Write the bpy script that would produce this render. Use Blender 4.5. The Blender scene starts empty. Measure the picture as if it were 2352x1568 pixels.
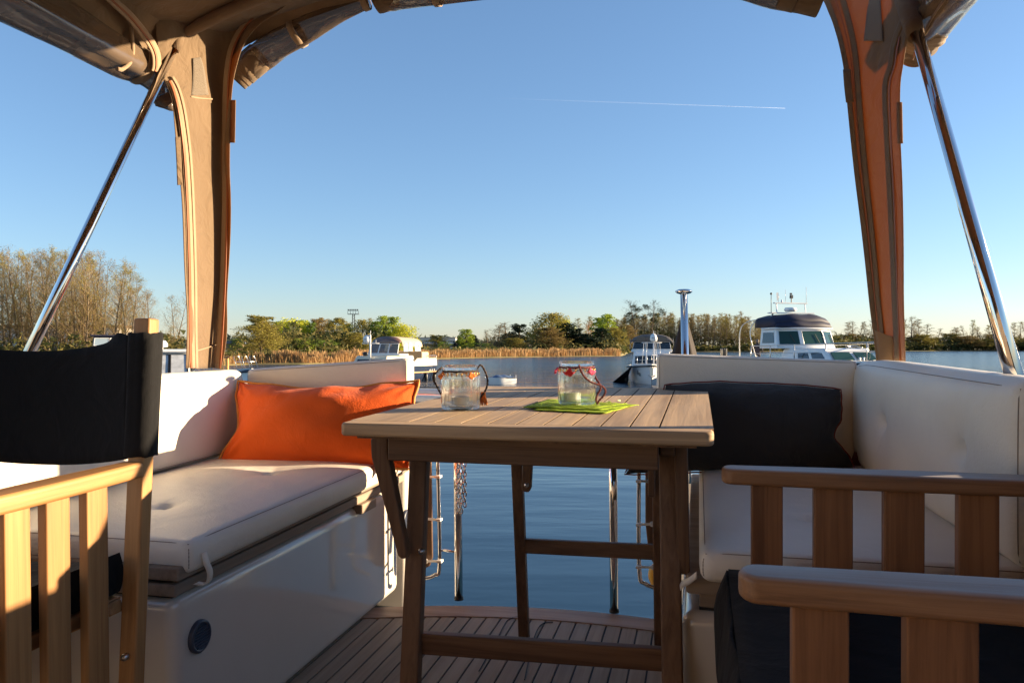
import bpy, math, random
from mathutils import Vector, Matrix, noise
R = math.radians
random.seed(7)
S = bpy.context.scene

# ------------------------------------------------------------------ camera, sky, sun, exposure
FPX, CX, CY, HY = 1767.0, 1176.0, 784.0, 796.0      # focal length etc. for a 2352 px wide picture
EYE = 2.3                                             # eye height above the water
PITCH = math.atan((HY - CY) / FPX)
cam_d = bpy.data.cameras.new('camera')
cam = bpy.data.objects.new('camera', cam_d)
S.collection.objects.link(cam)
cam.location = (0, 0, EYE)
cam.rotation_euler = (math.pi / 2 + PITCH, 0, 0)
cam_d.sensor_width = 36.0
cam_d.lens = 36.0 * FPX / 2352.0
cam_d.clip_start = 0.05
cam_d.clip_end = 40000
S.camera = cam

SUN_EL, SUN_AZ = R(11.0), R(9.0)     # azimuth from +X (right of the view), towards +Y
sun_dir = Vector((math.cos(SUN_EL) * math.cos(SUN_AZ), math.cos(SUN_EL) * math.sin(SUN_AZ), math.sin(SUN_EL)))
W = bpy.data.worlds.new('World')
S.world = W
W.use_nodes = True
nt = W.node_tree
bg = nt.nodes['Background']
sky = nt.nodes.new('ShaderNodeTexSky')
sky.sky_type = 'NISHITA'
sky.sun_disc = False
sky.sun_elevation = SUN_EL
sky.sun_rotation = math.pi / 2 - SUN_AZ
sky.altitude = 50
sky.air_density = 1.0
sky.dust_density = 0.2
sky.ozone_density = 5.0
gam = nt.nodes.new('ShaderNodeGamma'); gam.inputs['Gamma'].default_value = 0.82      # softer gradient
tint = nt.nodes.new('ShaderNodeMix'); tint.data_type = 'RGBA'; tint.blend_type = 'MULTIPLY'
tint.inputs['Factor'].default_value = 1.0; tint.inputs['B'].default_value = (1.09, 0.955, 0.915, 1)
nt.links.new(sky.outputs[0], gam.inputs['Color']); nt.links.new(gam.outputs[0], tint.inputs['A'])
nt.links.new(tint.outputs['Result'], bg.inputs['Color'])
bg.inputs['Strength'].default_value = 0.10
sl = bpy.data.lights.new('sun', 'SUN')
sl.energy = 5.0
sl.angle = R(0.5)
sl.color = (1.0, 0.77, 0.50)
so = bpy.data.objects.new('sun', sl)
S.collection.objects.link(so)
so.rotation_euler = sun_dir.to_track_quat('Z', 'Y').to_euler()
so.location = (30, 0, 20)
S.view_settings.view_transform = 'Standard'
S.view_settings.look = 'None'
S.view_settings.exposure = 1.73
S.view_settings.gamma = 1
S.view_settings.use_curve_mapping = False

# ------------------------------------------------------------------ frames
YAW = math.atan((1605 - CX) / FPX)
BP = R(1.13)
M3 = Matrix.Rotation(-YAW, 3, 'Z') @ Matrix.Rotation(BP, 3, 'X')
DECK_EYE = 0.898
B = Matrix.Translation((0, 0, EYE)) @ M3.to_4x4() @ Matrix.Translation((0, 0, -DECK_EYE))

def ray(x, y):
    c, s = math.cos(PITCH), math.sin(PITCH)
    dz = -(y - CY) / FPX
    return Vector(((x - CX) / FPX, c - dz * s, s + dz * c))

def at(x, y, u=None, v=None, w=None):
    """point of the yacht's own frame (u starboard, v aft, w up from the deck)"""
    d = M3.transposed() @ ray(x, y)
    o = Vector((0, 0, DECK_EYE))
    for i, k in enumerate((u, v, w)):
        if k is not None:
            return o + d * ((k - o[i]) / d[i])

def far(x, d, z=0.0):
    return Vector(((x - CX) / FPX * d, d, z))

def hgt(y, d):
    """world height of something seen at row y at distance d"""
    return EYE + (HY - y) * d / FPX

# ------------------------------------------------------------------ object helpers
COL = S.collection
ORG = {}

def tag(o, label=None, cat=None, group=None, kind=None):
    if label: o['label'] = label
    if cat: o['category'] = cat
    if group: o['group'] = group
    if kind: o['kind'] = kind
    return o

def thing(name, label, cat, loc=(0, 0, 0), rz=0.0, group=None, frame=None, absolute=False):
    o = bpy.data.objects.new(name, None)
    o.empty_display_size = 0.1
    COL.objects.link(o)
    m = Matrix.Translation(Vector(loc)) @ Matrix.Rotation(rz, 4, 'Z')
    o.matrix_world = (frame @ m) if frame is not None else m
    if absolute:
        ORG[o.name] = Vector(loc)
    return tag(o, label, cat, group)

def copy_tree(o, parent=None):
    c = o.copy()
    COL.objects.link(c)
    if parent: c.parent = parent
    for ch in list(o.children):
        copy_tree(ch, c)
    return c

class MB:
    def __init__(s):
        s.v, s.f, s.m, s.mi = [], [], [], 0
    def add(s, vs, fs):
        n = len(s.v)
        s.v += [Vector(p) for p in vs]
        for f in fs:
            s.f.append([i + n for i in f]); s.m.append(s.mi)
    def box(s, c, d, rot=None):
        c = Vector(c); vs = []
        for z in (-.5, .5):
            for x, y in ((-.5, -.5), (.5, -.5), (.5, .5), (-.5, .5)):
                p = Vector((x * d[0], y * d[1], z * d[2]))
                if rot is not None: p = rot @ p
                vs.append(c + p)
        s.add(vs, [(3, 2, 1, 0), (4, 5, 6, 7), (0, 1, 5, 4), (1, 2, 6, 5), (2, 3, 7, 6), (3, 0, 4, 7)])
    def bb(s, x0, x1, y0, y1, z0, z1):
        s.box(((x0 + x1) / 2, (y0 + y1) / 2, (z0 + z1) / 2), (x1 - x0, y1 - y0, z1 - z0))
    def beam(s, p0, p1, a, b, up=(0, 0, 1)):
        """bar from p0 to p1, a wide across 'up', b along 'up'"""
        p0, p1 = Vector(p0), Vector(p1)
        t = (p1 - p0).normalized(); up = Vector(up)
        sd = t.cross(up).normalized(); u2 = sd.cross(t).normalized()
        vs = []
        for p in (p0, p1):
            for i, j in ((-1, -1), (1, -1), (1, 1), (-1, 1)):
                vs.append(p + sd * (a / 2 * i) + u2 * (b / 2 * j))
        s.add(vs, [(0, 1, 2, 3), (7, 6, 5, 4), (0, 4, 5, 1), (1, 5, 6, 2), (2, 6, 7, 3), (3, 7, 4, 0)])
    def tube(s, pts, r, n=8, cap=True, closed=False):
        pts = [Vector(p) for p in pts]; k = len(pts)
        rs = r if isinstance(r, (list, tuple)) else [r] * k
        vs = []; ref = None
        for i, p in enumerate(pts):
            if closed: t = pts[(i + 1) % k] - pts[i - 1]
            else: t = pts[min(i + 1, k - 1)] - pts[max(i - 1, 0)]
            t = t.normalized() if t.length > 1e-9 else Vector((0, 0, 1))
            if ref is None:
                ref = Vector((0, 0, 1)) if abs(t.z) < .9 else Vector((1, 0, 0))
            a = t.cross(ref).normalized(); b = a.cross(t).normalized(); ref = b
            for j in range(n):
                an = 2 * math.pi * j / n
                vs.append(p + (a * math.cos(an) + b * math.sin(an)) * rs[i])
        fs = []
        for i in range(k if closed else k - 1):
            i2 = (i + 1) % k
            for j in range(n):
                j2 = (j + 1) % n
                fs.append((i * n + j, i * n + j2, i2 * n + j2, i2 * n + j))
        if cap and not closed:
            fs.append(tuple(range(n - 1, -1, -1))); fs.append(tuple((k - 1) * n + j for j in range(n)))
        s.add(vs, fs)
    def lathe(s, prof, n=24, c=(0, 0, 0), fr=None, rot=None):
        c = Vector(c); vs = []
        for (r, z) in prof:
            for j in range(n):
                an = 2 * math.pi * j / n
                rr = r * (fr(an, z) if fr else 1)
                p = Vector((rr * math.cos(an), rr * math.sin(an), z))
                if rot is not None: p = rot @ p
                vs.append(c + p)
        fs = []
        for i in range(len(prof) - 1):
            for j in range(n):
                j2 = (j + 1) % n
                fs.append((i * n + j, i * n + j2, (i + 1) * n + j2, (i + 1) * n + j))
        s.add(vs, fs)
        return s
    def grid(s, fn, nu, nv, wrap=False):
        vs = [fn(i / nu, j / nv) for j in range(nv + 1) for i in range(nu + (0 if wrap else 1))]
        w = nu if wrap else nu + 1
        fs = []
        for j in range(nv):
            for i in range(nu):
                i2 = (i + 1) % w if wrap else i + 1
                fs.append((j * w + i, j * w + i2, (j + 1) * w + i2, (j + 1) * w + i))
        s.add(vs, fs)
    def prism(s, poly, vec):
        """closed outline (3-D points) pushed along vec"""
        n = len(poly); vec = Vector(vec)
        vs = [Vector(p) for p in poly] + [Vector(p) + vec for p in poly]
        fs = [tuple(range(n - 1, -1, -1)), tuple(range(n, 2 * n))]
        for i in range(n):
            j = (i + 1) % n
            fs.append((i, j, n + j, n + i))
        s.add(vs, fs)
    def sphere(s, c, r, n=10, sc=(1, 1, 1)):
        pr = []
        k = max(4, n // 2)
        c = Vector(c); vs = []; fs = []
        for i in range(k + 1):
            th = math.pi * i / k
            for j in range(n):
                a = 2 * math.pi * j / n
                vs.append(c + Vector((r * sc[0] * math.sin(th) * math.cos(a), r * sc[1] * math.sin(th) * math.sin(a), r * sc[2] * math.cos(th))))
        for i in range(k):
            for j in range(n):
                j2 = (j + 1) % n
                fs.append((i * n + j, (i + 1) * n + j, (i + 1) * n + j2, i * n + j2))
        s.add(vs, fs)
    def build(s, name, mat, parent=None, smooth=False, bevel=0, seg=2, origin=None, frame=None, auto=True, solid=0, recalc=False):
        me = bpy.data.meshes.new(name)
        root = parent
        while root is not None and root.parent is not None: root = root.parent
        off = ORG.get(root.name, Vector()) if root is not None else (Vector(origin) if origin is not None else Vector())
        me.from_pydata([p - off for p in s.v], [], s.f)
        for mm in (mat if isinstance(mat, (list, tuple)) else [mat]): me.materials.append(mm)
        me.polygons.foreach_set('material_index', s.m)
        if recalc:
            import bmesh
            bm = bmesh.new(); bm.from_mesh(me); bmesh.ops.recalc_face_normals(bm, faces=bm.faces); bm.to_mesh(me); bm.free()
        if smooth or bevel:
            me.polygons.foreach_set('use_smooth', [True] * len(me.polygons))
        me.update()
        o = bpy.data.objects.new(name, me)
        COL.objects.link(o)
        if parent is not None: o.parent = parent
        else:
            m = Matrix.Translation(off)
            o.matrix_world = (frame @ m) if frame is not None else m
        if solid:
            md = o.modifiers.new('solid', 'SOLIDIFY'); md.thickness = solid; md.offset = 0
        if bevel:
            md = o.modifiers.new('bevel', 'BEVEL'); md.width = bevel; md.segments = seg; md.limit_method = 'ANGLE'; md.angle_limit = R(35)
            md.harden_normals = False
            wn = o.modifiers.new('wn', 'WEIGHTED_NORMAL'); wn.keep_sharp = True
        return o

def spline(pts, n=8):
    """Catmull-Rom through pts"""
    pts = [Vector(p) for p in pts]; out = []
    for i in range(len(pts) - 1):
        p0 = pts[max(i - 1, 0)]; p1 = pts[i]; p2 = pts[i + 1]; p3 = pts[min(i + 2, len(pts) - 1)]
        for k in range(n):
            t = k / n
            out.append(0.5 * ((2 * p1) + (p2 - p0) * t + (2 * p0 - 5 * p1 + 4 * p2 - p3) * t * t + (3 * p1 - p0 - 3 * p2 + p3) * t ** 3))
    out.append(pts[-1])
    return out

# ------------------------------------------------------------------ materials
def new_mat(name):
    m = bpy.data.materials.new(name); m.use_nodes = True
    return m, m.node_tree, m.node_tree.nodes['Principled BSDF']

def N(t, typ, **kw):
    n = t.nodes.new(typ)
    for k, v in kw.items(): setattr(n, k, v)
    return n

def add_crease(t, tc, bp, k, sc=7.0):
    """broad soft unevenness below the fine grain"""
    n3 = N(t, 'ShaderNodeTexNoise'); n3.inputs['Scale'].default_value = sc; n3.inputs['Detail'].default_value = 3; n3.inputs['Distortion'].default_value = 1.2
    t.links.new(tc.outputs['Object'], n3.inputs['Vector'])
    b3 = N(t, 'ShaderNodeBump'); b3.inputs['Strength'].default_value = k; b3.inputs['Distance'].default_value = .02
    t.links.new(n3.outputs['Fac'], b3.inputs['Height']); t.links.new(b3.outputs[0], bp.inputs['Normal'])

def mat(name, col, rough=0.5, metal=0.0, var=0.0, vscale=8.0, bump=0.0, bscale=60.0, coat=0.0, stretch=(1, 1, 1), spec=0.5, trans=0.0, objrand=0.0, col2=None, sheen=0.0, crease=0.0):
    m, t, p = new_mat(name)
    p.inputs['Base Color'].default_value = (*col, 1)
    p.inputs['Roughness'].default_value = rough
    p.inputs['Metallic'].default_value = metal
    p.inputs['Specular IOR Level'].default_value = spec
    p.inputs['Coat Weight'].default_value = coat
    p.inputs['Coat Roughness'].default_value = 0.05
    p.inputs['Sheen Weight'].default_value = sheen
    tc = N(t, 'ShaderNodeTexCoord'); mp = N(t, 'ShaderNodeMapping')
    mp.inputs['Scale'].default_value = stretch
    t.links.new(tc.outputs['Object'], mp.inputs['Vector'])
    if var or col2:
        nz = N(t, 'ShaderNodeTexNoise'); nz.inputs['Scale'].default_value = vscale; nz.inputs['Detail'].default_value = 5; nz.inputs['Roughness'].default_value = .6
        t.links.new(mp.outputs[0], nz.inputs['Vector'])
        cr = N(t, 'ShaderNodeValToRGB')
        c2 = col2 if col2 else tuple(c * (1 + var) for c in col)
        c1 = col if col2 else tuple(c * (1 - var) for c in col)
        cr.color_ramp.elements[0].color = (*c1, 1); cr.color_ramp.elements[0].position = .3
        cr.color_ramp.elements[1].color = (*c2, 1); cr.color_ramp.elements[1].position = .7
        t.links.new(nz.outputs['Fac'], cr.inputs['Fac'])
        out = cr.outputs['Color']
        if objrand:
            oi = N(t, 'ShaderNodeObjectInfo'); hs = N(t, 'ShaderNodeHueSaturation')
            mr = N(t, 'ShaderNodeMapRange'); mr.inputs['To Min'].default_value = 1 - objrand; mr.inputs['To Max'].default_value = 1 + objrand
            t.links.new(oi.outputs['Random'], mr.inputs['Value']); t.links.new(mr.outputs[0], hs.inputs['Value'])
            t.links.new(out, hs.inputs['Color']); out = hs.outputs['Color']
        t.links.new(out, p.inputs['Base Color'])
    if bump:
        n2 = N(t, 'ShaderNodeTexNoise'); n2.inputs['Scale'].default_value = bscale; n2.inputs['Detail'].default_value = 4
        t.links.new(mp.outputs[0], n2.inputs['Vector'])
        bp = N(t, 'ShaderNodeBump'); bp.inputs['Strength'].default_value = bump; bp.inputs['Distance'].default_value = 0.01
        t.links.new(n2.outputs['Fac'], bp.inputs['Height']); t.links.new(bp.outputs[0], p.inputs['Normal'])
        if crease: add_crease(t, tc, bp, crease)
    if trans:
        tr = N(t, 'ShaderNodeBsdfTranslucent')
        tr.inputs['Color'].default_value = (*(trans[1:] if isinstance(trans, tuple) else col), 1)
        mx = N(t, 'ShaderNodeMixShader'); mx.inputs['Fac'].default_value = trans[0] if isinstance(trans, tuple) else trans
        o = t.nodes['Material Output']
        t.links.new(p.outputs[0], mx.inputs[1]); t.links.new(tr.outputs[0], mx.inputs[2]); t.links.new(mx.outputs[0], o.inputs['Surface'])
    return m

def wood(name, c1, c2, axis, rough=.5, grey=None, dens=1.0, greyc=(.42, .38, .35), bump=.25, spec=.4, toponly=False):
    """grain running along axis 0/1/2 of the object"""
    m, t, p = new_mat(name)
    tc = N(t, 'ShaderNodeTexCoord'); mp = N(t, 'ShaderNodeMapping')
    sc = [70 * dens] * 3; sc[axis] = 2.2
    mp.inputs['Scale'].default_value = sc
    t.links.new(tc.outputs['Object'], mp.inputs['Vector'])
    nz = N(t, 'ShaderNodeTexNoise'); nz.inputs['Scale'].default_value = 1; nz.inputs['Detail'].default_value = 6; nz.inputs['Roughness'].default_value = .65; nz.inputs['Distortion'].default_value = .6
    t.links.new(mp.outputs[0], nz.inputs['Vector'])
    mp2 = N(t, 'ShaderNodeMapping'); s2 = [14.0] * 3; s2[axis] = 1.2; mp2.inputs['Scale'].default_value = s2
    t.links.new(tc.outputs['Object'], mp2.inputs['Vector'])
    n2 = N(t, 'ShaderNodeTexNoise'); n2.inputs['Scale'].default_value = 1; n2.inputs['Detail'].default_value = 3
    t.links.new(mp2.outputs[0], n2.inputs['Vector'])
    ad = N(t, 'ShaderNodeMath', operation='ADD'); hf = N(t, 'ShaderNodeMath', operation='MULTIPLY'); hf.inputs[1].default_value = .5
    t.links.new(nz.outputs['Fac'], ad.inputs[0]); t.links.new(n2.outputs['Fac'], ad.inputs[1]); t.links.new(ad.outputs[0], hf.inputs[0])
    cr = N(t, 'ShaderNodeValToRGB')
    cr.color_ramp.elements[0].position = .40; cr.color_ramp.elements[0].color = (*c1, 1)
    cr.color_ramp.elements[1].position = .60; cr.color_ramp.elements[1].color = (*c2, 1)
    t.links.new(hf.outputs[0], cr.inputs['Fac'])
    out = cr.outputs['Color']
    if grey:   # silvered by weather in patches
        n3 = N(t, 'ShaderNodeTexNoise'); n3.inputs['Scale'].default_value = 1; n3.inputs['Detail'].default_value = 5
        mp3 = N(t, 'ShaderNodeMapping'); s3 = [24.0] * 3; s3[axis] = 4; mp3.inputs['Scale'].default_value = s3
        t.links.new(tc.outputs['Object'], mp3.inputs['Vector']); t.links.new(mp3.outputs[0], n3.inputs['Vector'])
        r3 = N(t, 'ShaderNodeMapRange'); r3.inputs['From Min'].default_value = .3; r3.inputs['From Max'].default_value = .7; r3.inputs['To Min'].default_value = grey * .4; r3.inputs['To Max'].default_value = min(1, grey * 1.3)
        t.links.new(n3.outputs['Fac'], r3.inputs['Value'])
        mc = N(t, 'ShaderNodeMix', data_type='RGBA'); mc.inputs['B'].default_value = (*greyc, 1)
        gf = r3.outputs[0]
        if toponly:      # grey kept to upward faces only
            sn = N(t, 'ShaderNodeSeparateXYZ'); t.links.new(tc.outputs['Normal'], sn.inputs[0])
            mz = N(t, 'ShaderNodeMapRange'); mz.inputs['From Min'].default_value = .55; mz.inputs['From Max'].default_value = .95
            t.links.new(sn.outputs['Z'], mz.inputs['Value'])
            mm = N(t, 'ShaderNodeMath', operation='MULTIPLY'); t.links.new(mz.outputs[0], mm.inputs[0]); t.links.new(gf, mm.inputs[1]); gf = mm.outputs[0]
        t.links.new(gf, mc.inputs['Factor']); t.links.new(out, mc.inputs['A']); out = mc.outputs['Result']
    t.links.new(out, p.inputs['Base Color'])
    p.inputs['Roughness'].default_value = rough
    p.inputs['Specular IOR Level'].default_value = spec
    bp = N(t, 'ShaderNodeBump'); bp.inputs['Strength'].default_value = bump; bp.inputs['Distance'].default_value = .004
    t.links.new(nz.outputs['Fac'], bp.inputs['Height']); t.links.new(bp.outputs[0], p.inputs['Normal'])
    return m

def fabric(name, col, rough=.9, weave=1400, var=.12, bump=.25, trans=0.0, tcol=None, sheen=.2, crease=.3):
    """woven cloth: fine crossed threads, slight mottling"""
    m, t, p = new_mat(name)
    tc = N(t, 'ShaderNodeTexCoord')
    nz = N(t, 'ShaderNodeTexNoise'); nz.inputs['Scale'].default_value = 9; nz.inputs['Detail'].default_value = 6
    t.links.new(tc.outputs['Object'], nz.inputs['Vector'])
    cr = N(t, 'ShaderNodeValToRGB')
    cr.color_ramp.elements[0].position = .3; cr.color_ramp.elements[0].color = (*[c * (1 - var) for c in col], 1)
    cr.color_ramp.elements[1].position = .7; cr.color_ramp.elements[1].color = (*[c * (1 + var) for c in col], 1)
    t.links.new(nz.outputs['Fac'], cr.inputs['Fac'])
    t.links.new(cr.outputs['Color'], p.inputs['Base Color'])
    p.inputs['Roughness'].default_value = rough
    p.inputs['Sheen Weight'].default_value = sheen
    p.inputs['Specular IOR Level'].default_value = .25
    n2 = N(t, 'ShaderNodeTexNoise'); n2.inputs['Scale'].default_value = weave / 4; n2.inputs['Detail'].default_value = 3
    mp = N(t, 'ShaderNodeMapping'); mp.inputs['Scale'].default_value = (1, 1, .25)
    t.links.new(tc.outputs['Object'], mp.inputs['Vector']); t.links.new(mp.outputs[0], n2.inputs['Vector'])
    bp = N(t, 'ShaderNodeBump'); bp.inputs['Strength'].default_value = bump; bp.inputs['Distance'].default_value = .002
    t.links.new(n2.outputs['Fac'], bp.inputs['Height']); t.links.new(bp.outputs[0], p.inputs['Normal'])
    add_crease(t, tc, bp, crease, 11.0)
    if trans:
        tr = N(t, 'ShaderNodeBsdfTranslucent'); tr.inputs['Color'].default_value = (*(tcol or col), 1)
        mx = N(t, 'ShaderNodeMixShader'); mx.inputs['Fac'].default_value = trans
        t.links.new(p.outputs[0], mx.inputs[1]); t.links.new(tr.outputs[0], mx.inputs[2]); t.links.new(mx.outputs[0], t.nodes['Material Output'].inputs['Surface'])
    return m

def clear(name, tint=(.7, .6, .5), body=.62, bcol=(.17, .12, .08), rough=.12):
    """thin clear vinyl: see-through, glossy, a little cloudy"""
    m, t, p = new_mat(name)
    p.inputs['Base Color'].default_value = (*bcol, 1); p.inputs['Roughness'].default_value = rough
    p.inputs['Specular IOR Level'].default_value = .6; p.inputs['Coat Weight'].default_value = .5
    nz = N(t, 'ShaderNodeTexNoise'); nz.inputs['Scale'].default_value = 4; nz.inputs['Detail'].default_value = 2; nz.inputs['Distortion'].default_value = 1.5
    tc = N(t, 'ShaderNodeTexCoord'); t.links.new(tc.outputs['Object'], nz.inputs['Vector']); bp = N(t, 'ShaderNodeBump'); bp.inputs['Strength'].default_value = .6; bp.inputs['Distance'].default_value = .03
    t.links.new(nz.outputs['Fac'], bp.inputs['Height']); t.links.new(bp.outputs[0], p.inputs['Normal'])
    tr = N(t, 'ShaderNodeBsdfTransparent'); tr.inputs['Color'].default_value = (*tint, 1)
    mx = N(t, 'ShaderNodeMixShader')
    lw = N(t, 'ShaderNodeLayerWeight'); lw.inputs['Blend'].default_value = .35
    mr = N(t, 'ShaderNodeMapRange'); mr.inputs['To Min'].default_value = body; mr.inputs['To Max'].default_value = 1
    t.links.new(lw.outputs['Facing'], mr.inputs['Value']); t.links.new(mr.outputs[0], mx.inputs['Fac'])
    t.links.new(tr.outputs[0], mx.inputs[1]); t.links.new(p.outputs[0], mx.inputs[2]); t.links.new(mx.outputs[0], t.nodes['Material Output'].inputs['Surface'])
    return m

MAT = dict(
    vinyl=mat('cream vinyl', (.80, .745, .645), .42, var=.04, vscale=4, bump=.15, bscale=240, spec=.4, crease=.22),
    seam=mat('seam thread', (.30, .24, .19), .8),
    gelcoat=mat('cream gelcoat', (.62, .58, .52), .14, var=.03, vscale=3, coat=.6),
    hullwhite=mat('white paint', (.78, .78, .76), .2, coat=.5, var=.03, vscale=1.5),
    chrome=mat('polished steel', (.78, .76, .74), .06, 1.0, var=.02, vscale=20),
    steel=mat('dull steel', (.55, .54, .52), .3, 1.0),
    black=fabric('black canvas', (.006, .006, .007), .95, bump=.2, sheen=.03),
    blacksleeve=fabric('black canvas sleeve', (.008, .008, .009), .95, bump=.2, sheen=.05),
    canvas=fabric('taupe canvas', (.25, .175, .108), .9, var=.07, trans=.36, tcol=(.40, .175, .03), crease=.7),
    canvas_edge=fabric('canvas binding', (.35, .25, .16), .85, var=.06, trans=.12, tcol=(.5, .2, .08)),
    orange=fabric('orange linen', (.82, .118, .009), .8, var=.08, bump=.8, sheen=.12, trans=.12),
    orange_pipe=mat('ochre piping', (.72, .28, .05), .7),
    char=fabric('charcoal linen', (.032, .030, .029), .9, var=.1, bump=.4, sheen=.06),
    red_pipe=mat('rust red piping', (.22, .03, .012), .7),
    rubber=mat('black rubber', (.012, .012, .013), .5),
    vent=mat('grey blue plastic', (.05, .06, .09), .4),
    tie=mat('white nylon', (.75, .72, .68), .35),
    teakdeck=wood('weathered teak deck', (.22, .16, .105), (.38, .295, .205), 1, .7, grey=.4, greyc=(.36, .33, .28)),
    teakdeck_x=wood('teak margin plank', (.27, .15, .08), (.42, .26, .16), 0, .6, grey=.2),
    teaktop=wood('table top teak', (.33, .215, .12), (.62, .42, .23), 1, .6, grey=.25, greyc=(.52, .42, .31), bump=.15, spec=.2),
    teaktop_x=wood('table top teak rail', (.33, .215, .12), (.62, .42, .23), 0, .6, grey=.2, greyc=(.52, .42, .31), bump=.15, spec=.2),
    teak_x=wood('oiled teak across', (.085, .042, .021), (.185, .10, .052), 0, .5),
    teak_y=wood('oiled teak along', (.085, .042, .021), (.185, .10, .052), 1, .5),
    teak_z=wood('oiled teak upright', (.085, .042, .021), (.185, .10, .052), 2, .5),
    lid=wood('hatch lid teak', (.17, .115, .075), (.30, .215, .15), 1, .7, grey=.3, greyc=(.34, .30, .25)),
    lid_x=wood('hatch lid teak end', (.17, .115, .075), (.30, .215, .15), 0, .7, grey=.3, greyc=(.34, .30, .25)),
    chair_x=wood('chair wood across', (.28, .132, .046), (.46, .24, .088), 0, .5),
    chair_y=wood('chair wood along', (.28, .132, .046), (.46, .24, .088), 1, .5),
    chair_z=wood('chair wood upright', (.28, .132, .046), (.46, .24, .088), 2, .5),
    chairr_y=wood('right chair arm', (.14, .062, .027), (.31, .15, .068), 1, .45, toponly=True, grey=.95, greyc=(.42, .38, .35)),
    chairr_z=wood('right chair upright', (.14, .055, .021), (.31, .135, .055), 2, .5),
    caulk=mat('black caulking', (.01, .01, .012), .6),
    vinylclear=clear('clear vinyl'),
    zip=mat('brass coil zip', (.28, .09, .035), .5, .2),
    wax=mat('white wax', (.8, .76, .66), .5, trans=.3),
    alu=mat('thin aluminium', (.8, .78, .74), .45, .5),
    gold=mat('gold beads', (.85, .5, .14), .18, 1.0),
    cordbrown=mat('dark brown cord', (.07, .035, .015), .8, bump=.8, bscale=500),
    cordred=mat('dark red cord', (.2, .03, .02), .8, bump=.8, bscale=500),
    tas_orange=fabric('orange tassel', (.8, .2, .02), .8),
    tas_red=fabric('red tassel', (.75, .03, .03), .8),
    tas_pink=fabric('pink tassel', (.85, .09, .2), .8),
    napkin=mat('lime napkin', (.42, .58, .02), .8, var=.18, vscale=120, bump=.4, bscale=200, trans=.3),
    paper=mat('pale tissue', (.8, .82, .55), .8, trans=.35),
)
def glassmat():
    m, t, p = new_mat('ribbed glass')
    p.inputs['Base Color'].default_value = (.98, 1, .985, 1)
    p.inputs['Roughness'].default_value = .015
    p.inputs['IOR'].default_value = 1.45
    p.inputs['Transmission Weight'].default_value = 1
    # let sunlight through: a share of the light goes straight
    tr = N(t, 'ShaderNodeBsdfTransparent'); tr.inputs['Color'].default_value = (.96, .98, .96, 1)
    mx = N(t, 'ShaderNodeMixShader'); mx.inputs['Fac'].default_value = .3
    t.links.new(p.outputs[0], mx.inputs[1]); t.links.new(tr.outputs[0], mx.inputs[2]); t.links.new(mx.outputs[0], t.nodes['Material Output'].inputs['Surface'])
    return m
MAT['glass'] = glassmat()
# ================================================================== our own yacht: deck, benches, gate
yacht = thing('motor_yacht', 'our own motor yacht, teak aft deck and cream bench lockers around the table', 'boat', frame=B)
UC = -0.52                                     # centre line
# teak planks of the aft deck, caulked
def deck_end(u):                               # curved aft end of the planking
    return 2.43 - 0.11 * ((u + .38) / .62) ** 2
m = MB()
u = -2.2
while u < 1.2:
    e = deck_end(u + .02) - .085
    m.bb(u, u + .0415, -1.2, max(e, 2.0), -.012, 0)
    u += .047
m.build('deck_planks', MAT['teakdeck'], yacht)
m = MB(); m.bb(-2.2, 1.2, -1.2, 2.36, -.03, -.004)
m.build('deck_caulking', MAT['caulk'], yacht)
m = MB(); n = 26
for i in range(n):
    a, b = -1.25 + 1.45 * i / n, -1.25 + 1.45 * (i + 1) / n
    ea, eb = deck_end(a), deck_end(b)
    t = .003
    m.add([(a, ea - .085, t), (b, eb - .085, t), (b, eb + .01, t), (a, ea + .01, t),
           (a, ea - .085, -.03), (b, eb - .085, -.03), (b, eb + .01, -.05), (a, ea + .01, -.05)],
          [(0, 1, 2, 3), (0, 4, 5, 1), (3, 2, 6, 7), (7, 6, 5, 4)])
m.build('margin_plank', MAT['teakdeck_x'], yacht)
# flush hatch outline let into the planking (thin caulk curve)
m = MB()
hp = [at(1190, 1415, w=.002), at(1168, 1422, w=.002), at(1155, 1440, w=.002), at(1140, 1470, w=.002), at(1100, 1540, w=.002)]
m.tube(spline(hp, 5), .0016, 5)
hp = [at(1270, 1428, w=.002), at(1250, 1430, w=.002), at(1236, 1442, w=.002), at(1222, 1480, w=.002), at(1205, 1560, w=.002)]
m.tube(spline(hp, 5), .0016, 5)
m.build('hatch_outline', MAT['caulk'], yacht)
# hull sides, transom, bulwark behind the benches
m = MB()
m.bb(-1.86, -1.78, -1.6, 2.85, -1.3, .70)
m.bb(.76, .84, -1.6, 2.85, -1.3, .70)
m.bb(-1.78, -1.04, 2.62, 2.70, -1.3, .62)
m.bb(.0, .76, 2.72, 2.80, -1.3, .62)
m.bb(-1.04, .0, 2.36, 2.44, -1.3, -.06)
m.build('hull', MAT['gelcoat'], yacht, bevel=.02)
m = MB()
m.bb(-1.78, -1.63, -1.6, 2.62, .66, .70)
m.build('side_deck', MAT['gelcoat'], yacht, bevel=.01)
m = MB()
m.bb(.60, .76, -1.6, 2.72, .66, .70)
m.build('side_deck', MAT['gelcoat'], yacht, bevel=.01)
# unseen wheelhouse bulkhead behind the camera, added for reflections and bounced light
m = MB()
m.bb(-1.78, .76, -1.38, -1.30, 0, 2.1)
m.build('unseen_bulkhead', mat('unseen bulkhead brown', (.26, .20, .15), .35, var=.15, vscale=4), yacht, bevel=.01)
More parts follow.
